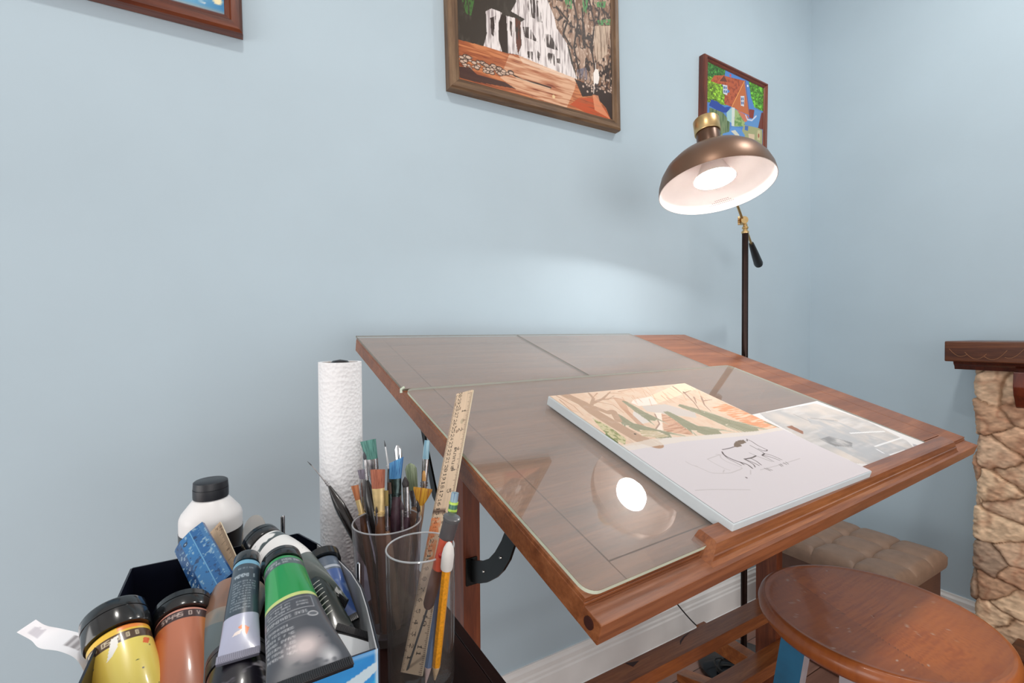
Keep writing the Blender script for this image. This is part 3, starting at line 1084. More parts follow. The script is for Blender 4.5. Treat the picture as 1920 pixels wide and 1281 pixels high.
    p.poly(T((640, 240), (640, 190), (670, 150), (740, 130), (800, 125), (845, 170), (800, 185), (750, 200), (775, 230), (700, 245)), (120, 104, 92))
    for q, w_, a_ in (([(640, 240), (560, 262), (450, 285)], 0.0018, 1), ([(445, 320), (480, 370), (560, 420), (680, 470), (760, 495), (860, 530), (940, 590)], 0.0026, 1), ([(450, 345), (540, 430), (640, 480), (760, 545)], 0.0014, .8),
                      ([(860, 120), (930, 150), (1030, 215), (1185, 290)], 0.0018, 1), ([(1185, 290), (1170, 305), (1110, 300), (1040, 270)], 0.0018, 1), ([(905, 215), (1000, 265), (1090, 315), (1140, 350)], 0.0016, .9),
                      ([(1140, 350), (1100, 378)], 0.0026, 1), ([(1145, 350), (1260, 380), (1420, 450)], 0.0016, .9), ([(1110, 380), (1220, 400), (1390, 462)], 0.0016, .9), ([(1100, 380), (1200, 430), (1290, 480)], 0.0014, .8),
                      ([(810, 440), (900, 425), (950, 410), (1000, 385)], 0.0026, 1), ([(1000, 385), (890, 335)], 0.0012, .6), ([(1000, 385), (1120, 430), (1260, 480)], 0.0012, .6), ([(810, 440), (900, 490), (960, 530), (985, 570)], 0.0018, 1), ([(840, 450), (960, 500), (1050, 545)], 0.0018, 1),
                      ([(920, 430), (1000, 470), (1085, 535)], 0.0018, 1), ([(850, 110), (860, 140), (840, 140)], 0.0016, 1), ([(740, 490), (800, 530)], 0.0024, .9)):
        p.line([tuple(k_) for k_ in smooth_path([np.array(z_) for z_ in T(*q)], 5)], w_ * 0.72, ink, a_)
    pc = (168, 160, 160)
    for q in ([(0, 550), (120, 600), (260, 660), (400, 672), (540, 668), (600, 660)], [(600, 660), (680, 630), (745, 605), (765, 580), (660, 535), (520, 480), (430, 420), (410, 370)], [(400, 370), (300, 405), (205, 440)],
              [(205, 440), (320, 510), (480, 590), (570, 620)], [(340, 360), (440, 370)], [(480, 615), (460, 655)], [(1070, 615), (1250, 570), (1400, 530), (1720, 430)], [(910, 620), (910, 690)], [(0, 950), (300, 935), (900, 940)], [(-150, 480), (-60, 530), (40, 560)]):
        p.line([tuple(k_) for k_ in smooth_path([np.array(z_) for z_ in T(*q)], 5)], 0.0010, pc, 0.75)
    for q in ([(1140, 590), (1230, 630)], [(1180, 590), (1260, 620)], [(1380, 530), (1420, 560)], [(1400, 520), (1440, 550)], [(1450, 500), (1500, 530)], [(1490, 490), (1530, 520)]):
        p.line(T(*q), 0.0016, (110, 102, 102), 0.9)
    p.spot(T((840, 742))[0], 0.0018, (90, 80, 80))
    p.mix(np.clip((n1 - 0.55) * 3, 0, 1), (206, 198, 198), 0.18)
    p.mix((p.polymask(land)).astype(float), (206, 188, 172), 0.30)
    return p


# canvas: corners measured on the glass
CT = 0.016
cfr0 = Fr(TF.w(np.array([0, 0, 0.0045 + CT])), TF.X, TF.Y)


def loc2(px, py):
    d_ = hit(px, py, cfr0.O, cfr0.Z) - cfr0.O
    return np.array([d_ @ cfr0.X, d_ @ cfr0.Y])


ca, cb_, cc_, cdv = loc2(1026, 743), loc2(1280, 718), loc2(1640, 883), loc2(1378, 981)
print('CANVAS', ca, cb_, cc_, cdv)
Xd = nrm((cb_ - ca) + (cc_ - cdv))
CW = (np.linalg.norm(cb_ - ca) + np.linalg.norm(cc_ - cdv)) / 2
CH = (np.linalg.norm(ca - cdv) + np.linalg.norm(cb_ - cc_)) / 2
cen = (ca + cb_ + cc_ + cdv) / 4
Yd = np.array([-Xd[1], Xd[0]])
tl = cen - Xd * CW / 2 + Yd * CH / 2
cfr = Fr(cfr0.w(np.array([tl[0], tl[1], 0])), TF.X * Xd[0] + TF.Y * Xd[1], TF.X * Yd[0] + TF.Y * Yd[1])
root_c = thing('canvas_painting', 'thick white stretched canvas, half-painted orange landscape with an animal drawing, lying on the glass', 'canvas', tuple(cfr.w(np.array([CW / 2, -CH / 2, -CT]))))
MB().box(0, CW, -CH, 0, -CT, -0.0005, 0.0016, cfr).build('canvas_sides', plain('primed_canvas', (212, 220, 224), 0.7, vary=.01), root_c)
mb = MB()
pc_ = paint_canvas(cfr, CW - 0.003, CH - 0.003, 0.0009)
pc_.mesh(Fr(cfr.w(np.array([0.0015, -0.0015, 0])), cfr.X, cfr.Y), mb, 0.0)
mb.build('painted_face', vcol('canvas_paint', 0.75, 0.2, bmp=0.1, bscale=900), root_c)


def paint_wash(fr, W, H, res):
    p = Pic(W, H, res, (216, 213, 212), x0=0, y0=-H, seed=9)
    T = fr.trace(1180, 600, 2.8235)
    n1, n2, n3 = p.noise(0.05), p.noise(0.02), p.noise(0.08, 0.01)
    wash = T((690, 495), (985, 442), (1250, 530), (1470, 640), (1530, 700), (1525, 730), (1400, 770), (1200, 760), (900, 620), (720, 520))
    p.poly(wash, (206, 196, 188))
    p.poly(wash, (170, 170, 172), 0.8, n1, 0.25, 0.75)
    p.poly(wash, (210, 206, 204), 0.6, n3, 0.5, 0.8)
    p.poly(T((940, 520), (1080, 530), (1300, 620), (1530, 700), (1525, 730), (1400, 765), (1250, 755), (1020, 640)), (170, 172, 176), 0.7, n2, 0.3, 0.6)
    p.poly(T((1010, 630), (1060, 615), (1180, 650), (1180, 670), (1090, 670)), (112, 112, 112), 0.6, n2, 0.25, 0.6)
    for q in ([(1010, 630), (1060, 655), (1180, 675)], [(960, 520), (1100, 535)], [(870, 500), (960, 540)]):
        p.line(T(*q), 0.002, (130, 124, 120), 0.7)
    for q in ([(1300, 670), (1440, 625)], [(1310, 685), (1345, 705)], [(1170, 600), (1350, 590)], [(1380, 715), (1460, 690)]):
        p.line(T(*q), 0.003, (232, 232, 232), 0.9)
    p.poly(T((830, 565), (860, 560), (920, 590), (920, 605)), (150, 112, 96))
    p.poly(T((1500, 655), (1590, 685), (1520, 715)), (168, 168, 174), 0.9)
    p.poly(T((1250, 760), (1400, 770), (1330, 800)), (176, 176, 178), 0.9)
    p.line(T((650, 490), (800, 460), (960, 430)), 0.010, (196, 190, 188), 0.9)
    p.spot(T((950, 432))[0], 0.003, (110, 100, 96)); p.spot(T((655, 490))[0], 0.003, (110, 100, 96))
    return p


wfr0 = Fr(TF.w(np.array([0, 0, 0.0052])), TF.X, TF.Y)


def loc3(px, py):
    d_ = hit(px, py, wfr0.O, wfr0.Z) - wfr0.O
    return np.array([d_ @ wfr0.X, d_ @ wfr0.Y])


a_, b_, c_ = loc3(1395, 774), loc3(1532, 752), loc3(1756, 839)
print('WASH', a_, b_, c_, CW, CH)
Yw = nrm(b_ - c_)
Xw = np.array([Yw[1], -Yw[0]])
HW = np.linalg.norm(b_ - c_) - 0.008
WWd = 0.36
tl = b_ - Xw * WWd
wfr = Fr(wfr0.w(np.array([tl[0], tl[1], 0])), TF.X * Xw[0] + TF.Y * Xw[1], TF.X * Yw[0] + TF.Y * Yw[1])
mb = MB()
pw = paint_wash(wfr, WWd, HW, 0.0018)
pw.mesh(wfr, mb, 0.0)
mb.box(0, WWd, -HW, 0, -0.0006, -0.0001, 0, wfr, C=(240, 238, 236))
tag(mb.build('watercolour_sheet', vcol('watercolour_paint', 0.8, 0.15)), 'grey-washed watercolour paper with white border, partly under the stretched canvas', 'paper')


# ================================================================== FLOOR LAMP
M_brass = plain('brushed_brass', (208, 178, 128), 0.36, 1.0, vary=0.06, scale=60)
M_bronze = plain('shade_bronze', (120, 92, 74), 0.38, 0.55, vary=0.04, scale=12)
M_white_in = plain('shade_white_enamel', (222, 213, 209), 0.5, vary=0.01)
M_bulb = emit('lamp_diffuser_glow', (1.0, 0.97, 0.94), LAMP_STRENGTH)
M_pole = plain('pole_black_bronze', (44, 30, 26), 0.25, 0.7, vary=0.1)
M_rubber = plain('black_grip', (20, 20, 22), 0.45)
M_cord = plain('black_cord', (24, 24, 24), 0.5)

pole_top = at(1396.5, 437, 1.50)
LX, LY = pole_top[0] - 0.001, pole_top[1] - 0.002
lamp = thing('floor_lamp', 'lit floor lamp with bronze dome shade and thin black pole behind the drafting table', 'lamp', (LX, LY, 0))
MB().lathe([(0.0001, 0.0), (0.135, 0.0), (0.138, 0.004), (0.137, 0.014), (0.130, 0.018), (0.03, 0.022), (0.016, 0.030), (0.014, 0.05), (0.0001, 0.05)], 56, Fr((LX, LY, 0))).build('base', plain('base_black_gloss', (34, 36, 40), 0.12, 0.2), lamp, smooth='auto')
MB().lathe([(0.0001, 0.03), (0.0095, 0.03), (0.0095, pole_top[2]), (0.0001, pole_top[2])], 24, Fr((LX, LY, 0))).build('pole', M_pole, lamp, smooth='auto')
J = at(1393, 414, 1.50)
JF = Fr((LX, LY, pole_top[2]))
jb = MB().lathe([(0.0001, -0.002), (0.0105, -0.002), (0.0115, 0.002), (0.0105, 0.005), (0.0075, 0.006), (0.007, 0.012), (0.0095, 0.014), (0.0095, 0.018), (0.007, 0.020), (0.006, 0.028), (0.0001, 0.030)], 24, JF)
joint = jb.build('joint', M_brass, lamp, smooth='auto')
# knuckle with a toothed tightening wheel
side = CM[0]
jk = MB().lathe([(0.0001, -0.012), (0.0115, -0.012), (0.0125, -0.008), (0.0125, 0.008), (0.0115, 0.012), (0.0001, 0.012)], 24, axis_frame(J, CM[1] * -1))
jk.build('knuckle', M_brass, joint, smooth='auto')
star = []
for k in range(20):
    a = 2 * math.pi * k / 20
    r = 0.0135 if k % 2 else 0.0095
    star.append((r * math.cos(a), r * math.sin(a)))
MB().prism(star, -0.002, 0.004, axis_frame(J - side * 0.012, -side + CM[1] * 0.5), bev=0.0006).build('thumb_wheel', M_brass, joint)
# arm through the joint up to the shade neck
SH_C = at(1342.6, 353.5, 1.165)          # centre of the rim
SH_N = None
K = at(1331, 243, 1.24)
dirA = nrm(K - J)
E1 = J - dirA * 0.125
E2 = J - dirA * 0.250
MB().sweep([E1, K], 0.0040, 12).build('arm', M_brass, lamp, smooth='auto')
MB().sweep([E1 + dirA * .004, E1 - dirA * 0.004, E1 - dirA * 0.05, E2 + dirA * 0.012, E2 + dirA * .003, E2], [0.0075, 0.0085, 0.0115, 0.0145, 0.0125, 0.006], 20).build('counterweight_grip', M_rubber, lamp, smooth='auto')
SHN = nrm([-0.0846, -0.2197, -0.9719])
ax = -SHN                                 # from rim towards neck
SFr = axis_frame(SH_C, ax)
R0 = 0.1362
outer = [(R0, 0.0), (R0 * 1.0, 0.004), (R0 * 0.985, 0.020), (R0 * 0.93, 0.042), (R0 * 0.83, 0.064), (R0 * 0.68, 0.083), (R0 * 0.48, 0.097), (R0 * 0.30, 0.105), (0.031, 0.109), (0.029, 0.114)]
inner = [(r - 0.0016 if r > 0.03 else r, max(z - 0.0016, 0.0)) for r, z in outer[:-1]]
shade = MB().lathe(outer, 72, SFr).build('shade', M_bronze, lamp, smooth='auto')
sm_ = MB().lathe([(R0, 0.0)] + inner + [(0.0001, 0.1074)], 72, SFr)
sm_.build('shade_lining', M_white_in, shade, smooth='auto')
MB().lathe([(0.0285, 0.110), (0.0285, 0.153), (0.0275, 0.155), (0.0001, 0.155)], 48, SFr).build('neck', plain('neck_bronze', (96, 70, 54), 0.35, 0.5), shade, smooth='auto')
MB().lathe([(0.0001, 0.1552), (0.0305, 0.1552), (0.0315, 0.157), (0.0315, 0.191), (0.0300, 0.193), (0.0001, 0.193)], 48, SFr).build('neck_cap', M_brass, shade, smooth='auto')
MB().lathe([(0.0001, 0.026), (0.047, 0.026), (0.0485, 0.028), (0.034, 0.05), (0.022, 0.08), (0.020, 0.106), (0.0001, 0.106)], 48, SFr).build('bulb_housing', M_white_in, shade, smooth='auto')
MB().lathe([(0.0001, 0.0245), (0.046, 0.0245), (0.0485, 0.0256), (0.0001, 0.0258)], 48, SFr).build('diffuser', M_bulb, shade, smooth='auto')
# faint printed lines inside the shade
pm = MB()
for k, (aa, rr) in enumerate(((-0.2, 0.92), (-0.17, 0.88))):
    pass
lab = []
for row in range(3):
    for q in range(14 - row * 3):
        px, py = 1331 + q * 3.4 + row * 5, 388 - q * 1.05 - row * 5
        ir = [i_[0] for i_ in inner]
        iz = [i_[1] for i_ in inner]
        for t_ in np.linspace(1.12, 1.36, 400):
            P = at(px, py, t_)
            rel = P - SH_C
            z_ = rel @ ax
            rad = rel - ax * z_
            rr = np.linalg.norm(rad)
            if z_ > 0.001 and rr > np.interp(z_, iz, ir) and (rad @ CM[1]) > 0:
                lab.append(P - nrm(rad) * 0.0008)
                break
for P in lab:
    tg = nrm(np.cross(ax, nrm(P - SH_C)))
    f_ = Fr(P, tg, nrm(np.cross(nrm(P - SH_C), tg)))
    pm.box(-0.0013, 0.0013, -0.0008, 0.0008, -0.0002, 0.0002, 0, f_)
if lab:
    pm.build('printed_text', plain('print_grey', (150, 120, 116), 0.6), shade)
# cord from pole to wall outlet side, and coil on the base
cp = [at(1361, 1093, 1.42), at(1375, 1110, 1.43), at(1388, 1128, 1.45), at(1395, 1146, 1.48)]
cp = [np.array([LX - 0.16, WA - 0.028, 0.23]), np.array([LX - 0.14, WA - 0.04, 0.20]), np.array([LX - 0.07, LY + 0.12, 0.10]), np.array([LX - 0.012, LY + 0.008, 0.05])]


MB().sweep(smooth_path(cp, 10), 0.0022, 8).build('cord', M_cord, lamp, smooth=True)
coil = [np.array([LX - 0.075 + (0.035 + 0.004 * k / 12) * math.cos(k * 0.62), LY - 0.01 + (0.045 - 0.01 * math.sin(k)) * math.sin(k * 0.62), 0.024 + 0.0008 * k]) for k in range(34)]
tag(MB().sweep(smooth_path(coil, 4), 0.003, 8).build('power_cable', M_cord, smooth=True), 'black coiled cable lying on the lamp base behind the table leg', 'cable')

# ================================================================== STOOL
M_seat = wood('stool_seat_wood', (96, 40, 12), (146, 72, 28), (176, 98, 44), 'x', 0.22, 0.5, 1.2)
M_stblue = plain('stool_leg_blue', (24, 96, 132), 0.45, vary=0.12, scale=14)
M_stgrey = plain('stool_leg_pale', (196, 190, 196), 0.55, vary=0.04)
ssc = (0.9427, 0.3770)
SZ = 0.612
stool = thing('bar_stool', 'round stool with glossy reddish-brown seat and blue painted legs before the drafting table', 'stool', (ssc[0], ssc[1], 0))
sp = Pic(0.36, 0.36, 0.0012, (202, 112, 46), x0=-0.18, y0=-0.18, seed=21)
gr = sp.noise(0.05, 0.003, 4)
sp.mix(np.clip((gr - 0.4) * 3, 0, 1), (170, 84, 32), 0.75)
board = (sp.X * 0.34 + sp.Y * 0.94)
bd2 = sp.X * -0.94 + sp.Y * 0.34
sp.mix((bd2 > 0.045).astype(float), (150, 80, 42), 0.30)
sp.mix((bd2 < -0.05).astype(float), (196, 116, 58), 0.25)
rr_ = np.hypot(sp.X, sp.Y)
sp.mix(np.clip((rr_ - 0.11) * 14, 0, 1), (120, 68, 44), 0.35)
sp.mix(np.clip(1 - np.abs(bd2 - 0.045) / 0.0007, 0, 1), (80, 36, 16), 0.6)
for i in range(34):
    r_, a_ = 0.16 * math.sqrt(sp.rng.random()), sp.rng.uniform(0, 6.28)
    x, y = r_ * math.cos(a_), r_ * math.sin(a_)
    if sp.rng.random() < 0.5:
        sp.spot((x, y), sp.rng.uniform(0.0007, 0.0018), (214, 200, 192), 0.8)
    else:
        q = sp.rng.uniform(-0.4, 0.8)
        l_ = sp.rng.uniform(0.004, 0.016)
        sp.line([(x, y), (x + l_ * math.cos(q), y + l_ * math.sin(q))], 0.0013, (214, 196, 186), 0.75)
sprof = [(0.170, -0.030), (0.1755, -0.022), (0.177, -0.012), (0.1745, -0.004), (0.1700, 0.0), (0.166, 0.0005), (0.160, -0.0006), (0.12, -0.003), (0.08, -0.0045), (0.04, -0.005), (0.02, -0.005), (0.001, -0.005)]
fine = []
for i in range(len(sprof) - 1):
    for k in range(10 if i >= 4 else 2):
        t = k / (10 if i >= 4 else 2)
        fine.append((sprof[i][0] * (1 - t) + sprof[i + 1][0] * t, sprof[i][1] * (1 - t) + sprof[i + 1][1] * t))
sprof = [(0.001, -0.030)] + fine + [sprof[-1]]
sm_ = MB().lathe(sprof, 300, Fr((ssc[0], ssc[1], SZ)))
L = sm_.t[0]
lin = sp.lin().reshape(sp.ny, sp.nx, 3)
ii = np.clip(((L[:, 0] + 0.18) / 0.36 * (sp.nx - 1)).round().astype(int), 0, sp.nx - 1)
jj = np.clip(((L[:, 1] + 0.18) / 0.36 * (sp.ny - 1)).round().astype(int), 0, sp.ny - 1)
sm_.c[0] = lin[jj, ii]
sm_.build('seat', vcol('stool_seat_varnish', 0.3, 0.5, coat=0.25, bmp=0.03, bscale=60), stool, smooth=True)
for k in range(4):
    a = math.radians(35 + 90 * k)
    cx_, cy_ = math.cos(a), math.sin(a)
    tp_ = np.array([ssc[0] + 0.108 * cx_, ssc[1] + 0.108 * cy_, SZ - 0.0305])
    bt_ = np.array([ssc[0] + 0.188 * cx_, ssc[1] + 0.188 * cy_, 0.0])
    be = a - 0.42
    f_ = Fr(bt_, (-math.sin(be), math.cos(be), 0), (math.cos(be), math.sin(be), 0))
    V = []
    for P in (bt_, tp_):
        for u_, v_ in ((-.02, -.02), (.02, -.02), (.02, .02), (-.02, .02)):
            V.append(P + f_.X * u_ + f_.Y * v_)
    lm = MB().add(V, [(0, 1, 2, 3), (4, 5, 6, 7), (0, 1, 5, 4), (1, 2, 6, 5), (2, 3, 7, 6), (3, 0, 4, 7)])
    leg = lm.build('leg', M_stblue, stool)
    leg['label'] = 'blue painted leg with one pale side'
    # pale painted face on one side
    W_ = [np.asarray(V[i_]) - f_.Y * 0.0004 for i_ in (0, 1, 5, 4)]
    W2 = [p + f_.Y * 0.0003 for p in W_]
    MB().add(W_ + W2, [(0, 1, 2, 3), (4, 5, 6, 7), (0, 1, 5, 4), (1, 2, 6, 5), (2, 3, 7, 6), (3, 0, 4, 7)]).build('pale_face', M_stgrey, leg)
for k in range(4):
    a, b2 = math.radians(35 + 90 * k), math.radians(35 + 90 * (k + 1))
    h = 0.20 if k % 2 else 0.28
    r_ = 0.108 + 0.08 * (1 - h / SZ)
    MB().sweep([(ssc[0] + (r_ - .012) * math.cos(a), ssc[1] + (r_ - .012) * math.sin(a), h), (ssc[0] + (r_ - .012) * math.cos(b2), ssc[1] + (r_ - .012) * math.sin(b2), h)], 0.011, 14).build('rung', M_stblue, stool, smooth='auto')

# ================================================================== TUFTED OTTOMAN
OZ = 0.388
oc = [onz(1768, 1036, OZ), onz(1694, 1089, OZ)]
OX1, OX0 = 1.965, 1.625
OY0 = 0.592
OY1 = OY0 + 0.345
ott = thing('ottoman', 'brown leather-look cube ottoman with tufted top between the drafting table and stone fireplace', 'ottoman', ((OX0 + OX1) / 2, (OY0 + OY1) / 2, 0))
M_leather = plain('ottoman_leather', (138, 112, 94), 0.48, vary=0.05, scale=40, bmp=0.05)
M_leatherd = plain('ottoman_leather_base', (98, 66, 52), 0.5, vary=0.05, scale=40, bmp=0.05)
nx = 97
us, vs = np.meshgrid(np.linspace(0, 1, nx), np.linspace(0, 1, nx))
hgt = np.zeros_like(us)
edge = np.minimum(np.minimum(us, 1 - us), np.minimum(vs, 1 - vs))
hgt -= 0.020 * np.clip(1 - edge / 0.07, 0, 1) ** 2.2
for q in (1 / 3, 2 / 3):
    for A_, B_ in ((us, vs), (vs, us)):
        hgt -= 0.0050 * np.exp(-((A_ - q) / 0.030) ** 2) * np.clip(edge / 0.04 + 0.35, 0, 1)
        hgt -= 0.0025 * np.exp(-((A_ - q) / 0.006) ** 2)
for qx in (1 / 3, 2 / 3):
    for qy in (1 / 3, 2 / 3):
        hgt -= 0.011 * np.exp(-((us - qx) ** 2 + (vs - qy) ** 2) / 0.055 ** 2)
hgt += 0.004 * np.sin(us * 3 * np.pi) ** 2 * np.sin(vs * 3 * np.pi) ** 2
sq = 1 - 0.010 * np.clip(1 - edge / 0.07, 0, 1)
PX = (OX0 + OX1) / 2 + (us - 0.5) * (OX1 - OX0 + 0.012)
PY = (OY0 + OY1) / 2 + (vs - 0.5) * (OY1 - OY0 + 0.012)
top_ = np.stack([PX, PY, OZ + hgt], -1)
cu = MB().grid(top_)
ring = [(i, 0) for i in range(nx)] + [(nx - 1, j) for j in range(1, nx)] + [(i, nx - 1) for i in range(nx - 2, -1, -1)] + [(0, j) for j in range(nx - 2, 0, -1)]
rv = [top_[j, i] for i, j in ring]
m = len(rv)
V = list(rv) + [np.array([p[0], p[1], OZ - 0.045 - 0.0]) for p in rv] + [np.array([(p[0] - 1.795) * 0.985 + 1.795, (p[1] - (OY0 + OY1) / 2) * 0.985 + (OY0 + OY1) / 2, OZ - 0.056]) for p in rv]
Fc = [(i, (i + 1) % m, m + (i + 1) % m, m + i) for i in range(m)] + [(m + i, m + (i + 1) % m, 2 * m + (i + 1) % m, 2 * m + i) for i in range(m)] + [tuple(range(2 * m, 3 * m))]
cu.add(V, Fc)
lid = cu.build('cushion_lid', M_leather, ott, smooth='auto', merge=True)
for qx in (1 / 3, 2 / 3):
    for qy in (1 / 3, 2 / 3):
        P = (OX0 + (OX1 - OX0) * qx, OY0 + (OY1 - OY0) * qy, OZ - 0.0275)
        MB().lathe([(0.0001, 0.0055), (0.005, 0.0045), (0.0085, 0.001), (0.008, -0.003), (0.0001, -0.003)], 18, Fr(P)).build('button', M_leather, lid, smooth=True)
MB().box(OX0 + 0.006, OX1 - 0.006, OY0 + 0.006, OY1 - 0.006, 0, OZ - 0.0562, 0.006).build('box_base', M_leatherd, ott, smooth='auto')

# ================================================================== STONE FIREPLACE
M_mant = wood('mantel_wood', (52, 22, 10), (86, 44, 22), (118, 70, 38), 'y', 0.35, 0.2, 0.9, spec=0.4)
M_mantd = wood('mantel_moulding_wood', (44, 16, 8), (66, 26, 14), (88, 40, 22), 'y', 0.3, 0.2)
FA = 2.029
fp = thing('fireplace', 'stone-faced fireplace with a thick dark wooden mantel at the right edge of the room', 'fireplace', (2.12, 0.0, 0))
mb = MB().box(1.985, WB, -0.95, 0.605, 1.000, 1.0655, 0.004)
mb.build('mantel_shelf', M_mant, fp)
# pale figure in the wood on the mantel front
gl = MB()
for k in range(14):
    y0 = 0.60 - k * 0.045
    pts = [np.array([1.9846, y0 - 0.0 - t * 0.05, 1.052 - 0.035 * abs(math.sin(t * 2.2 + 0.4 * k)) - 0.008 * math.sin(k)]) for t in np.linspace(0, 1, 8)]
    pts = [p for p in pts if 1.004 < p[2] < 1.062 and p[1] < 0.60]
    if len(pts) > 2:
        gl.sweep(pts, 0.0004, 6)
gl.build('wood_figure', plain('pale_grain', (168, 116, 74), 0.4), fp)
MB().prism([(1.993, 1.0), (1.996, 0.992), (2.003, 0.986), (2.006, 0.975), (WB, 0.975), (WB, 1.0)], -0.92, 0.585, Fr((0, 0, 0), (1, 0, 0), (0, 0, 1), (0, 1, 0))).build('mantel_moulding', M_mantd, fp)

rngS = np.random.default_rng(31)


def stone_pillar(y0, y1, seeds):
    """stone skin wrapped round the pillar: s runs from the wall along the side, across the front"""
    side_l, front_l = WB - FA, y1 - y0
    Ltot = side_l + front_l + side_l
    H_ = 0.9745
    ns, nz = 240, 300
    ss, zz = np.meshgrid(np.linspace(0, Ltot, ns), np.linspace(0, H_, nz))
    C_ = []
    C_ += [(side_l + (y1 - sy_), sz_) for sy_, sz_ in seeds]
    z = 0.03
    r0_ = 0
    while z < H_ + 0.06:
        x = -0.05 + 0.05 * (r0_ % 2)
        while x < Ltot + 0.1:
            c = (x + rngS.uniform(-0.02, 0.02), z + rngS.uniform(-0.02, 0.02))
            if all(math.hypot((c[0] - q[0]), (c[1] - q[1])) > 0.075 for q in C_[:len(seeds)]):
                C_.append(c)
            x += rngS.uniform(0.10, 0.14)
        z += 0.088
        r0_ += 1
    C_ = np.array(C_)
    wob = Pic(Ltot, H_, Ltot / (ns - 1), seed=41)
    wob.nx, wob.ny = ns, nz
    wob.X, wob.Y = ss, zz
    wx, wz = wob.noise(0.06) - 0.5, wob.noise(0.06) - 0.5
    n_f, n_c = wob.noise(0.015, 0.008), wob.noise(0.09)
    sx_, sz_ = ss + wx * 0.035, zz + wz * 0.035
    D = np.stack([np.hypot((sx_ - c[0]) * 0.85, (sz_ - c[1]) * 1.1) for c in C_], 0)
    idx = np.argsort(D, 0)
    d1 = np.take_along_axis(D, idx[:1], 0)[0]
    d2 = np.take_along_axis(D, idx[1:2], 0)[0]
    gap = d2 - d1
    own = idx[0]
    hh = 0.013 * (1 - np.exp(-gap / 0.007)) + (n_f - 0.5) * 0.006 + (n_c - 0.5) * 0.010
    tilt = rngS.uniform(-0.12, 0.12, (len(C_), 2))
    hh += (ss - C_[own, 0]) * tilt[own, 0] + (zz - C_[own, 1]) * tilt[own, 1]
    base = np.array([(206, 168, 138), (214, 182, 152), (188, 152, 124), (222, 192, 160), (166, 142, 122), (208, 176, 148)], float)
    pick = rngS.integers(0, len(base), len(C_))
    colr = base[pick][own]
    colr = colr * (1 + (n_f[..., None] - 0.5) * 0.4)
    colr = colr * (1 - 0.20 * np.clip(1 - np.abs(n_c - 0.5) * 12, 0, 1)[..., None] * np.array([0.6, .9, 1.]))
    mort = np.clip(1 - gap / 0.006, 0, 1)[..., None] * 0.8
    colr = colr * (1 - mort) + np.array([138, 106, 80]) * mort
    P = np.zeros(ss.shape + (3,))
    r_ = 0.02
    for j in range(ns):
        s_ = ss[0, j]
        if s_ < side_l - r_:
            b_, nv = (WB - s_, y1), (0, 1)
        elif s_ < side_l + r_:
            t = (s_ - side_l + r_) / (2 * r_) * math.pi / 2
            b_ = (FA + r_ - r_ * math.sin(t), y1 - r_ + r_ * math.cos(t))
            nv = (-math.sin(t), math.cos(t))
        elif s_ < side_l + front_l - r_:
            b_, nv = (FA, y1 - (s_ - side_l)), (-1, 0)
        elif s_ < side_l + front_l + r_:
            t = (s_ - side_l - front_l + r_) / (2 * r_) * math.pi / 2
            b_ = (FA + r_ - r_ * math.cos(t), y0 + r_ - r_ * math.sin(t))
            nv = (-math.cos(t), -math.sin(t))
        else:
            b_, nv = (FA + (s_ - side_l - front_l), y0), (0, -1)
        hcol = np.clip(hh[:, j] - 0.008, -0.02, 0.014)
        P[:, j, 0] = np.minimum(b_[0] + nv[0] * hcol, WB)
        P[:, j, 1] = b_[1] + nv[1] * hcol
        P[:, j, 2] = zz[:, j]
    mb = MB().grid(P, s2l(np.clip(colr, 0, 255)).reshape(-1, 3), P)
    return mb.build('stone_pillar', vcol('stone_paint', 0.85, 0.2, bmp=0.5, bscale=120), fp, smooth=True)


sd = []
for zx, zy in ((230, 235), (310, 250), (232, 350), (325, 340), (240, 470), (328, 430), (245, 590), (328, 560), (235, 735), (322, 670), (215, 845), (310, 835), (325, 915), (232, 945), (320, 1010), (215, 1060), (300, 1120)):
    q = onx(1740 + zx / 1.883, 600 + zy / 1.883, FA)
    sd.append((q[1], q[2]))
stone_pillar(0.22, 0.542, sd)
stone_pillar(-0.90, -0.58, [(-0.7, 0.4)])
MB().box(2.06, WB, -0.58, 0.22, 0.72, 0.975, 0.002).build('lintel', M_mantd, fp)
MB().box(2.15, WB, -0.58, 0.22, 0.05, 0.72, 0.002).build('firebox_panel', M_black, fp)
c0, c1 = onx(1897, 700, 2.0), onx(1912, 760, 2.0)
cp_ = [(2.005, 0.9748), (2.002, 0.93), (2.008, 0.905), (2.020, 0.89), (2.030, 0.87), (2.045, 0.86), (2.045, 0.9748)]
MB().prism(cp_, c0[1] - 0.075, c0[1] - 0.004, Fr((-0.01, 0, 0), (1, 0, 0), (0, 0, 1), (0, 1, 0)), bev=0.002).build('corbel', wood('corbel_wood', (60, 20, 8), (96, 36, 16), (128, 56, 28), 'y', 0.3, 0.3), fp)
h0 = onx(1893, 1216, 1.93)
MB().box(1.90, WB, -0.95, h0[1] + 0.005, h0[2] - 0.035, h0[2] - 0.004, 0.003).build('hearth_board', M_mant, fp)
MB().box(1.92, WB, -0.93, h0[1] - 0.015, 0.0, h0[2] - 0.036, 0.002).build('hearth_base', M_mantd, fp)

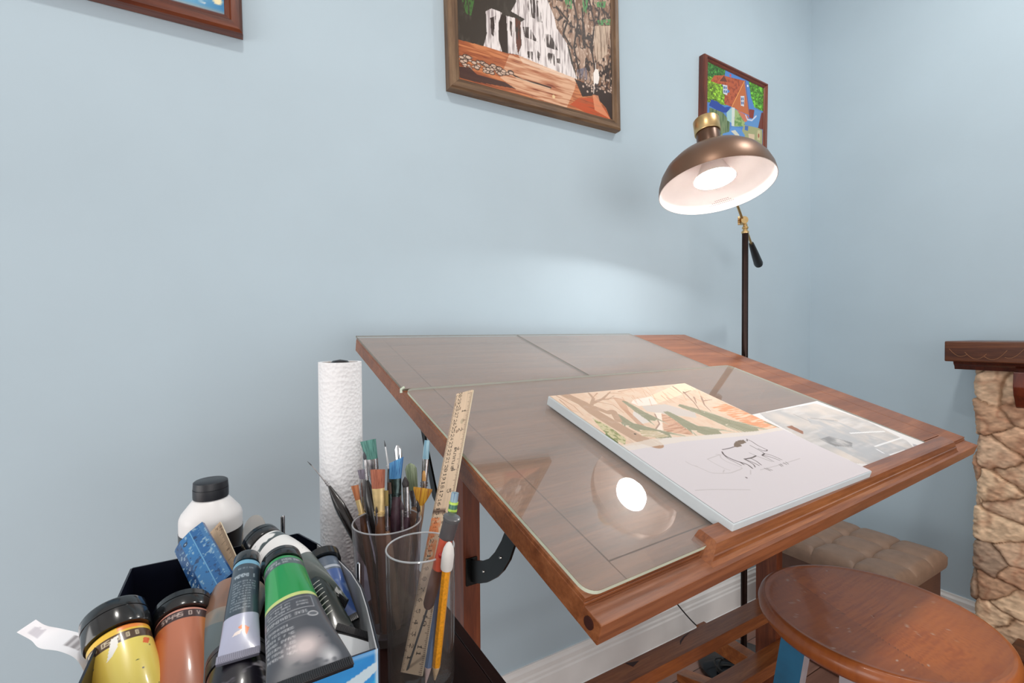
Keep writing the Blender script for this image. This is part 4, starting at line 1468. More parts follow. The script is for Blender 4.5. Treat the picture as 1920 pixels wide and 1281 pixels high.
# ================================================================== SIDE TABLE
ZT = 0.76
M_esp = wood('espresso_wood', (26, 12, 10), (40, 20, 16), (56, 30, 24), 'y', 0.35, 0.1, 1.0, spec=0.4)
STX0, STX1, STY0, STY1 = -0.070, 0.222, 0.22, 0.648
sdt = thing('side_table', 'dark espresso side table under the paint box, paper towels and brush glasses', 'table', ((STX0 + STX1) / 2, (STY0 + STY1) / 2, 0))
tb = MB()
tb.box(STX0, STX1, STY0, STY1, ZT - 0.022, ZT - 0.0015, 0.0015)
tb.box(STX0 + 0.001, STX1 - 0.0135, STY0 + 0.001, STY1 - 0.001, ZT - 0.004, ZT, 0.0006)
tb.box(STX1 - 0.0125, STX1 - 0.0006, STY0 + 0.001, STY1 - 0.001, ZT - 0.004, ZT, 0.0006)
tb.build('table_top', M_esp, sdt)
MB().box(STX0 + 0.015, STX1 - 0.02, STY0 + 0.015, STY1 - 0.015, ZT - 0.12, ZT - 0.0225, 0.001).build('drawer_box', M_esp, sdt)
for x in (STX0 + 0.02, STX1 - 0.06):
    for y in (STY0 + 0.015, STY1 - 0.055):
        MB().box(x, x + 0.038, y, y + 0.038, 0, ZT - 0.1205, 0.001).build('leg', M_esp, sdt)
MB().box(STX0 + 0.03, STX1 - 0.03, STY0 + 0.03, STY1 - 0.03, 0.18, 0.20, 0.001).build('shelf', M_esp, sdt)


def at_z(px, py, z):
    return onz(px, py, z)


# ================================================================== PAPER TOWEL ROLL
def towel():
    c = at(638, 700, 0.595)
    x, y = c[0], c[1]
    zt = at(638, 678.5, 0.595)[2]
    r = 78 / 2 / F * 0.595 * 0.985
    rt = thing('paper_towel_roll', 'nearly used-up white embossed paper towel roll standing upright beside the table top', 'paper towel roll', (x, y, ZT + 0.006))
    z0, z1 = ZT + 0.0065, zt
    m, nt, bs = newmat('embossed_paper')
    v = texnode(nt)
    vo = nt.nodes.new('ShaderNodeTexVoronoi')
    vo.inputs['Scale'].default_value = 240
    link(nt, v, vo.inputs['Vector'])
    bump(nt, bs, vo.outputs['Distance'], 0.45, 0.002)
    bs.inputs['Base Color'].default_value = col4((240, 240, 242))
    bs.inputs['Roughness'].default_value = 0.9
    bs.inputs['Specular IOR Level'].default_value = 0.1
    ri = r - 0.0045
    n = 64
    zs = np.linspace(z0, z1, 60)
    prof = [(ri, z0), (r, z0)] + [(r, z) for z in zs[1:-1]] + [(r, z1), (ri, z1), (ri, z0)]
    mb = MB().lathe(prof, n, Fr((x, y, 0)))
    mb.build('towel', m, rt, smooth='auto')
    MB().lathe([(ri - 0.0002, z0), (ri - 0.0002, z1 - 0.0015), (ri - 0.0014, z1 - 0.0015), (ri - 0.0014, z0)], n, Fr((x, y, 0))).build('cardboard_core', plain('core_card', (150, 112, 84), 0.8), rt, smooth='auto')
    h = thing('towel_holder', 'chrome towel holder whose round tip shows inside the paper towel roll', 'holder', (x, y, ZT))
    MB().lathe([(0.0001, ZT + 0.0003), (0.042, ZT + 0.0003), (0.043, ZT + 0.003), (0.040, ZT + 0.006), (0.0001, ZT + 0.0062)], 48, Fr((x, y, 0))).build('base', plain('holder_chrome', (180, 184, 188), 0.15, 1.0), h, smooth='auto')
    MB().lathe([(0.0001, ZT + 0.0062), (0.005, ZT + 0.0062), (0.005, z1 - 0.006), (0.010, z1 - 0.005), (0.0115, z1 - 0.001), (0.009, z1 + 0.0015), (0.0001, z1 + 0.003)], 28, Fr((x, y, 0))).build('rod', plain('holder_dark_tip', (70, 66, 66), 0.25, 0.8), h, smooth='auto')


towel()
M_chrome = plain('chrome', (200, 202, 206), 0.12, 1.0)

# ================================================================== GLASS TUMBLERS
M_tumb = clearglass('tumbler_glass', (0.955, 0.96, 0.97), 0.03, 1.62, haze=0.025)


M_dirty = clearglass('paint_stained_glass', (0.80, 0.76, 0.80), 0.06, 1.5, haze=0.06)


def tumbler(name, label, x, y, z0, h, r0, r1, th=0.0022, base=0.010, mt=None):
    rt = thing(name, label, 'glass', (x, y, z0), 'glass tumblers')
    pr = [(0.0001, z0 + 0.0003), (r0 - 0.003, z0 + 0.0003), (r0, z0 + 0.003)]
    for k in range(1, 11):
        t = k / 10
        pr.append((r0 + (r1 - r0) * t, z0 + 0.003 + (h - 0.003) * t))
    pr += [(r1 - th * 0.5, z0 + h + 0.0008), (r1 - th, z0 + h)]
    for k in range(9, -1, -1):
        t = k / 10
        pr.append((r0 + (r1 - r0) * t - th, z0 + base + (h - base) * t))
    pr += [(r0 - th - 0.004, z0 + base - 0.002), (0.0001, z0 + base - 0.003)]
    MB().lathe(pr, 72, Fr((x, y, 0))).build('glass_body', mt or M_tumb, rt, smooth='auto')
    MB().sweep([(x + (r1 - th / 2) * math.cos(a), y + (r1 - th / 2) * math.sin(a), z0 + h + 0.0003) for a in np.linspace(0, 2 * math.pi, 73)], 0.0009, 8).build('rim', plain('glass_rim', (206, 210, 214), 0.15, spec=0.8, alpha=0.55), rt, smooth=True)
    return rt


GX, GY, GR, GH = 0.1515, 0.437, 0.0335, 0.132
gb = at_z(735, 1200, ZT)
BX, BY = 0.144, 0.527
BH = 0.128
tumbler('glass_tumbler', 'clear straight glass tumbler holding a wooden ruler, red knife and pencils', GX, GY, ZT, GH, 0.0318, GR)
tumbler('glass_tumbler', 'glass tumbler crowded with artist brushes beside the paper towel roll', BX, BY, ZT, BH, 0.0315, 0.0385, mt=M_dirty)


# ================================================================== RULERS
def ruler_pic(Ln, Wd, res, base, ink, seed=2, nums=True, top=30):
    p = Pic(Wd, Ln, res, base, x0=0, y0=0, seed=seed)
    gn = p.noise(0.002, 0.05)
    p.mix(np.clip((gn - 0.5) * 3, 0, 1), tuple(np.array(base) * 0.86), 0.6)
    cell = 0.00076
    for k in range(0, int(Ln * 1000)):
        y = Ln - 0.003 - k * 0.001
        if y < 0:
            break
        l_ = 0.0045 if k % 10 == 0 else (0.0034 if k % 5 == 0 else 0.0022)
        p.line([(0, y), (l_, y)], 0.0003, ink, 0.85 if res < 0.0006 else 0.5)
    for k in range(0, int(Ln / 0.0254 * 16) + 1):
        y = Ln - 0.004 - k * 0.0254 / 16
        if y < 0:
            break
        l_ = 0.0075 if k % 16 == 0 else (0.0055 if k % 8 == 0 else (0.004 if k % 4 == 0 else 0.0028))
        p.line([(Wd - l_, y), (Wd, y)], 0.00035, ink, 0.9)
    if nums:
        for k in range(1, top + 1):
            y = Ln - 0.003 - k * 0.010 + 0.010
            sN = str(top + 1 - k)
            # digits turned on their side
            w_ = len(sN) * 6 * cell
            for q, ch in enumerate(sN):
                glyph(p, ch, (0.0052, y + w_ / 2 - q * 6 * cell), np.array([0, -cell]), np.array([cell, 0]), ink)
        for k in range(1, int(Ln / 0.0254) + 1):
            y = Ln - 0.004 - k * 0.0254
            sN = str(k)
            for q, ch in enumerate(sN):
                glyph(p, ch, (Wd - 0.0125, y + 0.003 - q * 6 * cell * 1.2), np.array([0, -cell * 1.2]), np.array([cell * 1.2, 0]), ink)
        # worn maker's word along the middle, letters turned on their side
        y = Ln - 0.104
        for k in range(9):
            yy = y + k * 0.0031
            x_ = Wd * 0.56
            p.line([(x_, yy), (x_ + 0.0034, yy)], 0.0007, ink)
            if k % 3 != 1:
                p.line([(x_ + (0.0034 if k % 2 else 0.0), yy), (x_ + (0.0034 if k % 2 else 0.0), yy + 0.0018)], 0.0007, ink)
            if k % 4 == 0:
                p.line([(x_, yy + 0.0018), (x_ + 0.0034, yy + 0.0012)], 0.0006, ink)
    for k in range(10):
        p.spot((p.rng.uniform(0, Wd), p.rng.uniform(0, Ln)), p.rng.uniform(0.0006, 0.0022), (96, 70, 56), 0.5, p.rng.uniform(0.0006, 0.003))
    return p


def flat_ruler(name, label, Pb, up, wv, Ln, Wd, th, base, res=0.00045, grp=None, edge=(222, 206, 178), extra=None, nums=True):
    up = nrm(up)
    wv = nrm(np.asarray(wv) - up * (np.asarray(wv) @ up))
    fr = Fr(np.asarray(Pb) - wv * Wd / 2, wv, up)
    if fr.Z @ (EYE - fr.O) < 0:
        fr.Z = -fr.Z
    p = ruler_pic(Ln, Wd, res, base, (46, 38, 36), nums=nums)
    if extra:
        extra(p)
    mb = MB()
    p.mesh(fr, mb, 0.0)
    mb.box(0, Wd, 0, Ln, -th, -0.0002, 0.0004, fr, C=edge)
    return tag(mb.build(name, vcol(name + '_print', 0.5, 0.3)), label, 'ruler', grp)


RT_px = (871, 735)
P_low = at(770, 1247, 0.449)
P_low[2] = ZT + 0.014
lo, hi = 0.40, 0.60
best = min(((abs(np.linalg.norm(at(*RT_px, t) - P_low) - 0.305), t) for t in np.linspace(0.38, 0.62, 241)))
P_hi = at(*RT_px, best[1])
print('RULER t', best, P_low, P_hi, 'dist from axis', np.hypot(P_low[0] - GX, P_low[1] - GY))


def ruler_extra(p):
    p.spot((0.022, 0.305 - 0.178), 0.0022, (60, 90, 40), 0.9)
    p.spot((0.0225, 0.305 - 0.1775), 0.0012, (190, 60, 50), 0.9)
    nz = p.noise(0.006)
    band = ((p.Y > 0.10) & (p.Y < 0.145) & (p.X < 0.016)).astype(float)
    p.mix(band * np.clip((nz - 0.35) * 4, 0, 1), (226, 126, 74), 0.8)
    p.mix(np.clip(1 - np.abs(p.Y - 0.152) / 0.004, 0, 1) * (p.X < 0.02), (70, 50, 44), 0.8)
    p.spot((0.020, 0.262), 0.003, (176, 160, 134), 0.7, 0.004)


flat_ruler('wooden_ruler', 'pale worn wooden ruler with cm and inch marks standing in the front glass tumbler', P_low, P_hi - P_low, CM[0] * math.cos(0.75) - CM[1] * math.sin(0.75), 0.305, 0.029, 0.0022, (220, 194, 166), extra=ruler_extra)


# ================================================================== KNIFE AND PENCILS
def inside(P, cx_, cy_, r, z):
    """pull a point to rest inside a glass"""
    v = np.array([P[0] - cx_, P[1] - cy_])
    d_ = np.linalg.norm(v)
    if d_ > r:
        v = v / d_ * r
    return np.array([cx_ + v[0], cy_ + v[1], z])


kt, kb = at(848, 968, 0.432), at(802, 1139, 0.442)
kd = nrm(kt - kb)
blade_end = inside(at(763, 1262, 0.455), GX, GY, 0.0265, ZT + 0.0125)
kd2 = nrm(kb - blade_end)
kn = thing('craft_knife', 'red and dark grey handled craft tool with thin grey shaft in the front glass tumbler', 'tool', tuple(blade_end))
fl = [(kb - kd * 0.0, 0.0035), (kb + kd * 0.004, 0.0052), (kb + kd * 0.03, 0.0058), (kb + kd * 0.05, 0.0052), (kt - kd * 0.022, 0.0066)]
MB().sweep([q[0] for q in fl], [q[1] for q in fl], 20).build('grip', plain('grip_red_brown', (96, 62, 58), 0.4), kn, smooth='auto')
MB().sweep([kt - kd * 0.052 + CM[1] * -0.0016, kt - kd * 0.0215 + CM[1] * -0.0016], [0.0056, 0.0062], 20).build('grip_sleeve', plain('grip_orange_red', (206, 92, 70), 0.35), kn, smooth='auto')
MB().sweep([kt - kd * 0.0215, kt - kd * 0.0045], [0.0070, 0.0072], 24).build('collar', plain('grip_grey', (84, 80, 82), 0.35), kn, smooth='auto')
MB().sweep([kt - kd * 0.0045, kt - kd * 0.003, kt - kd * 0.0008, kt], [0.0074, 0.0080, 0.0080, 0.0066], 24).build('end_cap', plain('grip_cap', (92, 92, 94), 0.25), kn, smooth='auto')
bt = kt - kd * 0.036 - nrm(kd * 0 + CM[1]) * 0.0078
MB().lathe([(0.0001, 0.0012), (0.0022, 0.0008), (0.0030, 0), (0.0001, 0)], 18, axis_frame(bt, -CM[1])).build('slide_button', plain('button_red', (176, 44, 44), 0.3), kn, smooth='auto')
MB().sweep([kb, blade_end], 0.0011, 8).build('shaft', plain('steel_shaft', (120, 130, 138), 0.3, 0.7), kn, smooth='auto')


def pencil(label, top, tip, r, body, body_c2=None, cap=None, eraser=None, lead=(70, 60, 60), woodc=(222, 190, 150), grp='pencils in the front glass'):
    d_ = nrm(top - tip)
    Ln = np.linalg.norm(top - tip)
    rt = thing('pencil', label, 'pencil', tuple(tip), grp)
    sh = tip + d_ * 0.018
    b_end = top - d_ * (0.0 if cap is not None else 0.0)
    n = 6
    MB().sweep([sh, b_end - d_ * (0.008 if eraser is not None or cap is not None else 0)], r, 6).build('barrel', body, rt)
    MB().sweep([tip + d_ * 0.0035, sh], [r * 0.22, r * 0.98], 12).build('sharpened_wood', plain('pencil_wood', woodc, 0.7), rt, smooth='auto')
    MB().sweep([tip, tip + d_ * 0.0036], [0.0002, r * 0.22], 8).build('lead', plain('pencil_lead', lead, 0.4), rt, smooth='auto')
    return rt, d_


tipY = inside(at(822, 1240, 0.432), GX, GY, 0.0262, ZT + 0.013)
topY = at(840, 1040, 0.424)
rt, d_ = pencil('yellow-orange pencil with a white eraser cap in the front glass tumbler', topY, tipY, 0.0040, plain('pencil_yellow', (238, 158, 38), 0.35, vary=0.08, scale=500))
MB().sweep([topY - d_ * 0.014, topY - d_ * 0.012, topY, topY + d_ * 0.006, topY + d_ * 0.0105, topY + d_ * 0.0118], [0.0052, 0.0056, 0.0056, 0.0046, 0.0026, 0.0012], 16).build('eraser_cap', plain('eraser_white', (226, 222, 218), 0.7), rt, smooth='auto')
tipB = inside(at(797, 1266, 0.436), GX, GY, 0.0255, ZT + 0.012)
topB = at(853.5, 924, 0.447)
rt, d_ = pencil('blue pencil with green-banded ferrule and pale blue eraser behind the red-handled knife', topB, tipB, 0.0036, plain('pencil_blue', (96, 126, 166), 0.4), woodc=(226, 196, 190), lead=(206, 150, 140))
MB().sweep([topB - d_ * 0.0085, topB], [0.0036, 0.0034], 16).build('eraser', plain('eraser_blue', (150, 176, 190), 0.7), rt, smooth='auto')
fm = MB()
for k in range(9):
    a0 = topB - d_ * (0.0085 + 0.0022 * k)
    fm.sweep([a0, a0 - d_ * 0.0022], 0.0041 if k % 3 else 0.0044, 16, C=(70, 120, 98) if k % 3 else (190, 222, 96))
fm.build('ferrule', vcol('ferrule_bands', 0.3, 0.5), rt, smooth='auto')

# ================================================================== BRUSHES
M_silver = plain('ferrule_silver', (176, 174, 176), 0.22, 0.9, vary=0.15, scale=160)
M_gold = plain('ferrule_gold', (228, 200, 144), 0.35, 0.35, vary=0.08, scale=100)
M_dkfer = plain('ferrule_dark', (70, 84, 84), 0.25, 0.8, vary=0.2, scale=160)
M_hblack = plain('handle_black', (26, 22, 22), 0.25, coat=0.4, vary=0.2, scale=120)
M_hpurp = plain('handle_plum', (72, 50, 60), 0.4, vary=0.25, scale=120)
M_hwood = plain('handle_pale_wood', (168, 134, 106), 0.5, vary=0.08, scale=80)
M_htan = plain('handle_tan', (104, 66, 40), 0.4, vary=0.12, scale=90)
M_hbrown = plain('handle_brown', (84, 48, 34), 0.35, vary=0.2, scale=120)


def bristle_mat(name, c1, c2):
    m, nt, bs = newmat(name)
    v = texnode(nt, (700, 700, 12))
    n = noise(nt, v, 1.0, 3, 0.6)
    link(nt, ramp(nt, n, [(0.35, c1), (0.65, c2)]), bs.inputs['Base Color'])
    bs.inputs['Roughness'].default_value = 0.5
    bump(nt, bs, n, 0.5, 0.0006)
    return m


SC = lambda x, y: (570 + x / 5.337, 800 + y / 5.337)


def brush(label, tip, base, fend, t, w_tip, w_base, style, c1, c2, fer, hand, foot=(0, 0), hr=0.0036, t2=None, bulge=1.25, tt=None):
    """tip/base/fend in the enlarged look; t = depth at base"""
    t2 = t if t2 is None else t2
    Pt, Pb_, Pf = at(*SC(*tip), tt or t), at(*SC(*base), t), at(*SC(*fend), t2)
    foot = np.array([BX + foot[0], BY + foot[1], ZT + 0.0115])
    rt = thing('paint_brush', label, 'paint brush', tuple(foot), 'brushes in the rear glass')
    px = t / F / 5.337
    wt, wb = w_tip * px / 2, w_base * px / 2
    dep = min(wb * 0.45, 0.0032)
    dep = max(dep, min(wb, 0.0012))
    if style == 'fan':
        fl, pts = [], []
        for k in range(8):
            u_ = k / 7
            pts.append(Pb_ * (1 - u_) + Pt * u_)
            fl.append((wb + (wt - wb) * u_ ** 0.8, 0.0010))
        fl[-1] = (wt * 0.93, 0.0004)
    elif style == 'round':
        pts = [Pb_ * (1 - u_) + Pt * u_ for u_ in (0, 0.35, 0.7, 1)]
        fl = [(wb, wb), (wb * 1.15, wb * 1.15), (wb * 0.7, wb * 0.7), (0.0002, 0.0002)]
    elif style == 'filbert':
        us_ = (0, 0.3, 0.6, 0.8, 0.93, 1)
        pts = [Pb_ * (1 - u_) + Pt * u_ for u_ in us_]
        fl = [(wb + (wt - wb) * u_, dep) for u_ in us_[:3]] + [(wt * 0.9, dep * .7), (wt * 0.62, dep * .5), (wt * 0.15, dep * .2)]
    else:
        us_ = (0, 0.3, 0.7, 0.95, 1)
        pts = [Pb_ * (1 - u_) + Pt * u_ for u_ in us_]
        fl = [(wb + (wt - wb) * u_, dep * (1 - 0.7 * u_)) for u_ in us_]
    bm_ = MB().sweep(pts, 0, 20, flat=fl, hint=CM[0])
    if style == 'angle':
        V = bm_.v[0]
        ax_ = nrm(Pt - Pb_)
        sd_ = nrm(CM[0] - ax_ * (CM[0] @ ax_))
        L_ = np.linalg.norm(Pt - Pb_)
        for i in range(len(V)):
            q = (V[i] - Pb_)
            u_ = (q @ ax_) / L_
            V[i] += ax_ * (q @ sd_) * 0.55 * max(0, u_)
    bm_.build('bristles', bristle_mat('bristles_' + str(len(bpy.data.materials)), c1, c2), rt, smooth='auto')
    L_ = np.linalg.norm(Pb_ - Pf)
    dirf = nrm(Pf - Pb_)
    ff = [Pb_ - dirf * 0.0008, Pb_ * 0.7 + Pf * 0.3, Pb_ * 0.35 + Pf * 0.65, Pf]
    r_end = min(hr * 0.9, max(wb, 0.0016))
    f2 = [(wb * 1.02, dep * 1.05), (wb * 0.9 + r_end * .1, dep * 1.05), ((wb + r_end) / 2, (dep + r_end) / 2), (r_end, r_end)]
    MB().sweep(ff, 0, 18, flat=f2, hint=CM[0]).build('ferrule', fer, rt, smooth='auto')
    cr = MB()
    for k in (0.80, 0.88):
        c_ = Pb_ * (1 - k) + Pf * k
        cr.sweep([c_, c_ + dirf * 0.0009], r_end * 1.25 + 0.0002, 14)
    cr.build('crimp_ring', fer, rt, smooth='auto')
    pts = smooth_path([Pf - dirf * 0.001, Pf * 0.75 + foot * 0.25, Pf * 0.4 + foot * 0.6, foot], 5)
    m = len(pts)
    rad = [r_end * 0.98 + (hr * bulge - r_end) * math.sin(min(1.0, i / (m * 0.28)) * math.pi / 2) * (1 - 0.6 * max(0, i / m - 0.28) / 0.72) for i in range(m)]
    MB().sweep(pts, rad, 14).build('handle', hand, rt, smooth='auto')
    return rt


T0 = 0.563
brush('fine liner brush leaning far left with silver ferrule and black bulging handle', (35, 350), (78, 392), (258, 603), 0.565, 3, 9, 'round', (40, 40, 44), (70, 70, 76), M_silver, M_hblack, (0.012, -0.006), 0.0052, bulge=1.3)
brush('wide flat brush with teal bristles standing tallest next to the paper towels', (640, 138), (680, 330), (715, 600), 0.578, 160, 118, 'flat', (44, 96, 88), (92, 150, 140), M_silver, M_hbrown, (0.006, 0.010), 0.0042)
brush('small flat brush with tan bristles at the left rim of the brush glass', (508, 590), (540, 740), (585, 900), 0.553, 78, 52, 'flat', (150, 80, 44), (196, 126, 82), M_gold, M_htan, (-0.010, 0.006), 0.0034)
brush('flat brush with greyish-purple bristles left of the teal brush', (580, 430), (592, 530), (603, 1035), 0.560, 90, 70, 'flat', (80, 72, 84), (132, 124, 140), M_silver, M_hpurp, (-0.004, 0.0), 0.0034)
brush('slim brush with small dark bristles and thick black handle in front of the teal brush', (600, 250), (612, 330), (632, 545), 0.550, 24, 30, 'round', (40, 44, 50), (74, 78, 84), M_silver, M_hblack, (0.004, -0.014), 0.0062, bulge=1.3)
brush('wide flat brush with reddish-brown bristles and broad gold ferrule', (738, 430), (742, 622), (762, 900), 0.535, 150, 128, 'flat', (132, 66, 42), (178, 104, 76), M_gold, M_htan, (-0.006, -0.016), 0.0055)
brush('thin liner brush with long white ferrule rising between teal and blue brushes', (803, 140), (816, 208), (850, 430), 0.575, 5, 14, 'round', (50, 54, 60), (80, 84, 90), plain('ferrule_white', (214, 216, 218), 0.25, 0.3), M_hblack, (0.012, 0.008), 0.003)
brush('angled brush with bright blue bristles and dark stained ferrule', (925, 335), (912, 525), (922, 700), 0.552, 140, 120, 'angle', (36, 92, 150), (86, 156, 206), M_dkfer, M_hpurp, (0.004, 0.0), 0.0052, bulge=1.35)
brush('rounded filbert brush with grey-green bristles', (1062, 368), (1096, 640), (1112, 800), 0.572, 128, 90, 'filbert', (96, 112, 84), (150, 162, 134), M_silver, M_hwood, (0.012, 0.004), 0.0042)
brush('tall narrow brush with pale blue bristles nearest the table edge', (1232, 138), (1216, 330), (1198, 620), 0.580, 52, 66, 'flat', (92, 140, 166), (160, 196, 210), M_silver, M_hbrown, (0.010, 0.016), 0.0040)
brush('fan brush with amber yellow bristles at the right of the brush glass', (1190, 615), (1165, 795), (1140, 960), 0.545, 205, 40, 'fan', (140, 80, 16), (206, 156, 40), M_gold, M_htan, (0.008, -0.010), 0.0032)
brush('round brush with short black bristles and double-ringed silver ferrule', (1010, 500), (1018, 600), (1032, 905), 0.548, 40, 62, 'round', (26, 24, 26), (60, 54, 56), M_silver, M_hpurp, (0.010, -0.004), 0.0044)
brush('small pointed brush with dark bristles and short ferrule low in front of the gold ferrule', (724, 800), (728, 868), (740, 1085), 0.530, 8, 22, 'round', (36, 30, 30), (70, 60, 56), M_silver, M_hblack, (-0.010, -0.012), 0.0032)
brush('flat brush with olive bristles and pale wooden handle behind the front glass rim', (822, 640), (826, 800), (832, 1050), 0.532, 44, 40, 'flat', (96, 78, 36), (150, 128, 70), M_silver, M_hwood, (0.006, -0.016), 0.0038)
brush('small round brush with plum handle and plain silver ferrule under the blue bristles', (975, 740), (980, 830), (986, 1050), 0.535, 14, 30, 'round', (50, 40, 46), (90, 76, 84), M_silver, M_hpurp, (0.012, -0.012), 0.0032)
brush('brush with brown-black bristles and dark banded ferrule left of the blue brush', (852, 560), (858, 680), (866, 905), 0.548, 40, 44, 'flat', (52, 36, 30), (90, 66, 54), M_dkfer, M_hbrown, (0.0, -0.004), 0.0036)
brush('round brush with black pointed bristles below the amber fan brush', (1132, 735), (1150, 850), (1128, 1000), 0.538, 36, 34, 'round', (16, 14, 16), (46, 42, 44), M_silver, M_hblack, (0.014, -0.014), 0.003)
brush('narrow brush with amber bristles in front of the tall pale blue brush', (1200, 440), (1200, 550), (1190, 760), 0.556, 34, 40, 'filbert', (150, 100, 40), (204, 156, 90), M_silver, M_hwood, (0.014, 0.0), 0.0034)
# upturned spoon-like handle end
sp0 = [at(*SC(936, 188), 0.575), at(*SC(940, 225), 0.575), at(*SC(944, 300), 0.575), at(*SC(950, 420), 0.573)]
ft = np.array([BX + 0.008, BY + 0.004, ZT + 0.0115])
MBs = MB().sweep(sp0 + [at(*SC(955, 800), 0.56), ft], 0, 16, flat=[(0.0018, 0.001), (0.0046, 0.0018), (0.0044, 0.002), (0.003, 0.003), (0.0026, 0.0026), (0.002, 0.002)], hint=CM[0])
tag(MBs.build('palette_knife', M_chrome, smooth='auto'), 'shiny rounded metal palette knife tip rising behind the blue angled brush', 'palette knife')

# ================================================================== PAINT BOX
BZ = 0.88
rim = {k: onz(*p, BZ) for k, p in dict(A=(250, 1064), B=(457, 1021), C=(558, 1001), D=(597, 1022), E=(660, 1075), F=(690, 1140), G=(706, 1210), H=(600, 1257), K=(170, 1240)).items()}
print('RIM', {k: v.round(3) for k, v in rim.items()})
xL, yB = -0.088, 0.560
xR, yF = rim['G'][0], rim['G'][1] - 0.004
zb = ZT + 0.0008
box = thing('paint_box', 'open dark navy carton with a light blue printed front, crammed with paint tubes', 'box', ((xL + xR) / 2, (yB + yF) / 2, ZT))
M_navy = plain('carton_navy', (14, 18, 34), 0.35, vary=0.15, scale=30)
M_lining = plain('carton_lining', (176, 178, 182), 0.7, vary=0.06, scale=25)


def wall_strip(name, pts, z0, z1, th, mat, side=1):
    """upright panel following plan points"""
    P = [np.array(p[:2]) for p in pts]
    V = []
    m = len(P)
    for i in range(m):
        d_ = nrm(P[min(i + 1, m - 1)] - P[max(i - 1, 0)])
        n_ = np.array([-d_[1], d_[0]]) * side
        for off in (0, th):
            q = P[i] + n_ * off
            V.append((q[0], q[1], z0))
            V.append((q[0], q[1], z1))
    Fc = []
    for i in range(m - 1):
        a, b_ = i * 4, (i + 1) * 4
        Fc += [(a, b_, b_ + 1, a + 1), (a + 2, a + 3, b_ + 3, b_ + 2), (a + 1, b_ + 1, b_ + 3, a + 3), (a, a + 2, b_ + 2, b_)]
    Fc += [(0, 1, 3, 2), ((m - 1) * 4, (m - 1) * 4 + 2, (m - 1) * 4 + 3, (m - 1) * 4 + 1)]
    return MB().add(V, Fc).build(name, mat, box)


cx0, cy0 = (xL + xR) / 2, (yB + yF) / 2
MB().box(xL + 0.002, xR - 0.004, yF + 0.002, yB - 0.002, zb, zb + 0.0015).build('base_panel', M_navy, box)
wall_strip('back_panel', [(xL, yB), (0.0, yB + .0005), rim['C'][:2]], zb, BZ, 0.0015, M_navy)
wall_strip('left_panel', [(xL, yF), (xL, (yF + yB) / 2), (xL, yB)], zb, BZ, 0.0015, M_navy)
wall_strip('corner_panel', [rim['C'][:2], rim['D'][:2]], zb, BZ, 0.0015, M_navy)
curve = [rim['D'][:2], (rim['D'][:2] * .5 + rim['E'][:2] * .5) + np.array([0.002, 0]), rim['E'][:2], (rim['E'][:2] + rim['F'][:2]) / 2 + np.array([0.002, 0]), rim['F'][:2], np.array([xR, yF])]
wall_strip('right_panel', curve, zb, BZ, 0.0012, M_navy)
wall_strip('right_lining', [c + np.array([-0.0006, 0]) for c in curve], zb + 0.002, BZ + 0.0006, -0.0009, M_lining)
# printed front
fw_ = xR - xL
ff = Fr((xL, yF, zb), (1, 0, 0), (0, 0, 1))
pf = Pic(fw_, BZ - zb, 0.001, (46, 148, 216), seed=4)
pf.mix(np.clip((pf.noise(0.05, 0.02) - 0.4) * 3, 0, 1), (28, 112, 190), 0.7)
hh_ = BZ - zb
pf.poly([(fw_ * .45, hh_ * .55), (fw_ * .75, hh_ * .80), (fw_, hh_ * .93), (fw_, hh_ * .88), (fw_ * .8, hh_ * .70), (fw_ * .5, hh_ * .45)], (214, 226, 230), 0.9)
pf.poly([(fw_ * .55, hh_ * .40), (fw_ * .85, hh_ * .68), (fw_, hh_ * .84), (fw_, hh_ * .5), (fw_ * .8, hh_ * .3)], (34, 170, 226), 0.9)
pf.line([(0, hh_ - 0.0015), (fw_, hh_ - 0.0015)], 0.003, (120, 176, 226), 0.9)
pf.line([(fw_ - 0.001, 0), (fw_ - 0.001, hh_)], 0.002, (210, 216, 222), 0.9)
mb = MB()
pf.mesh(ff, mb, 0.0)
mb.box(0, fw_, 0, hh_, -0.0016, -0.0002, 0, ff, C=(20, 26, 50))
mb.build('front_panel', vcol('carton_print', 0.3, 0.5), box)


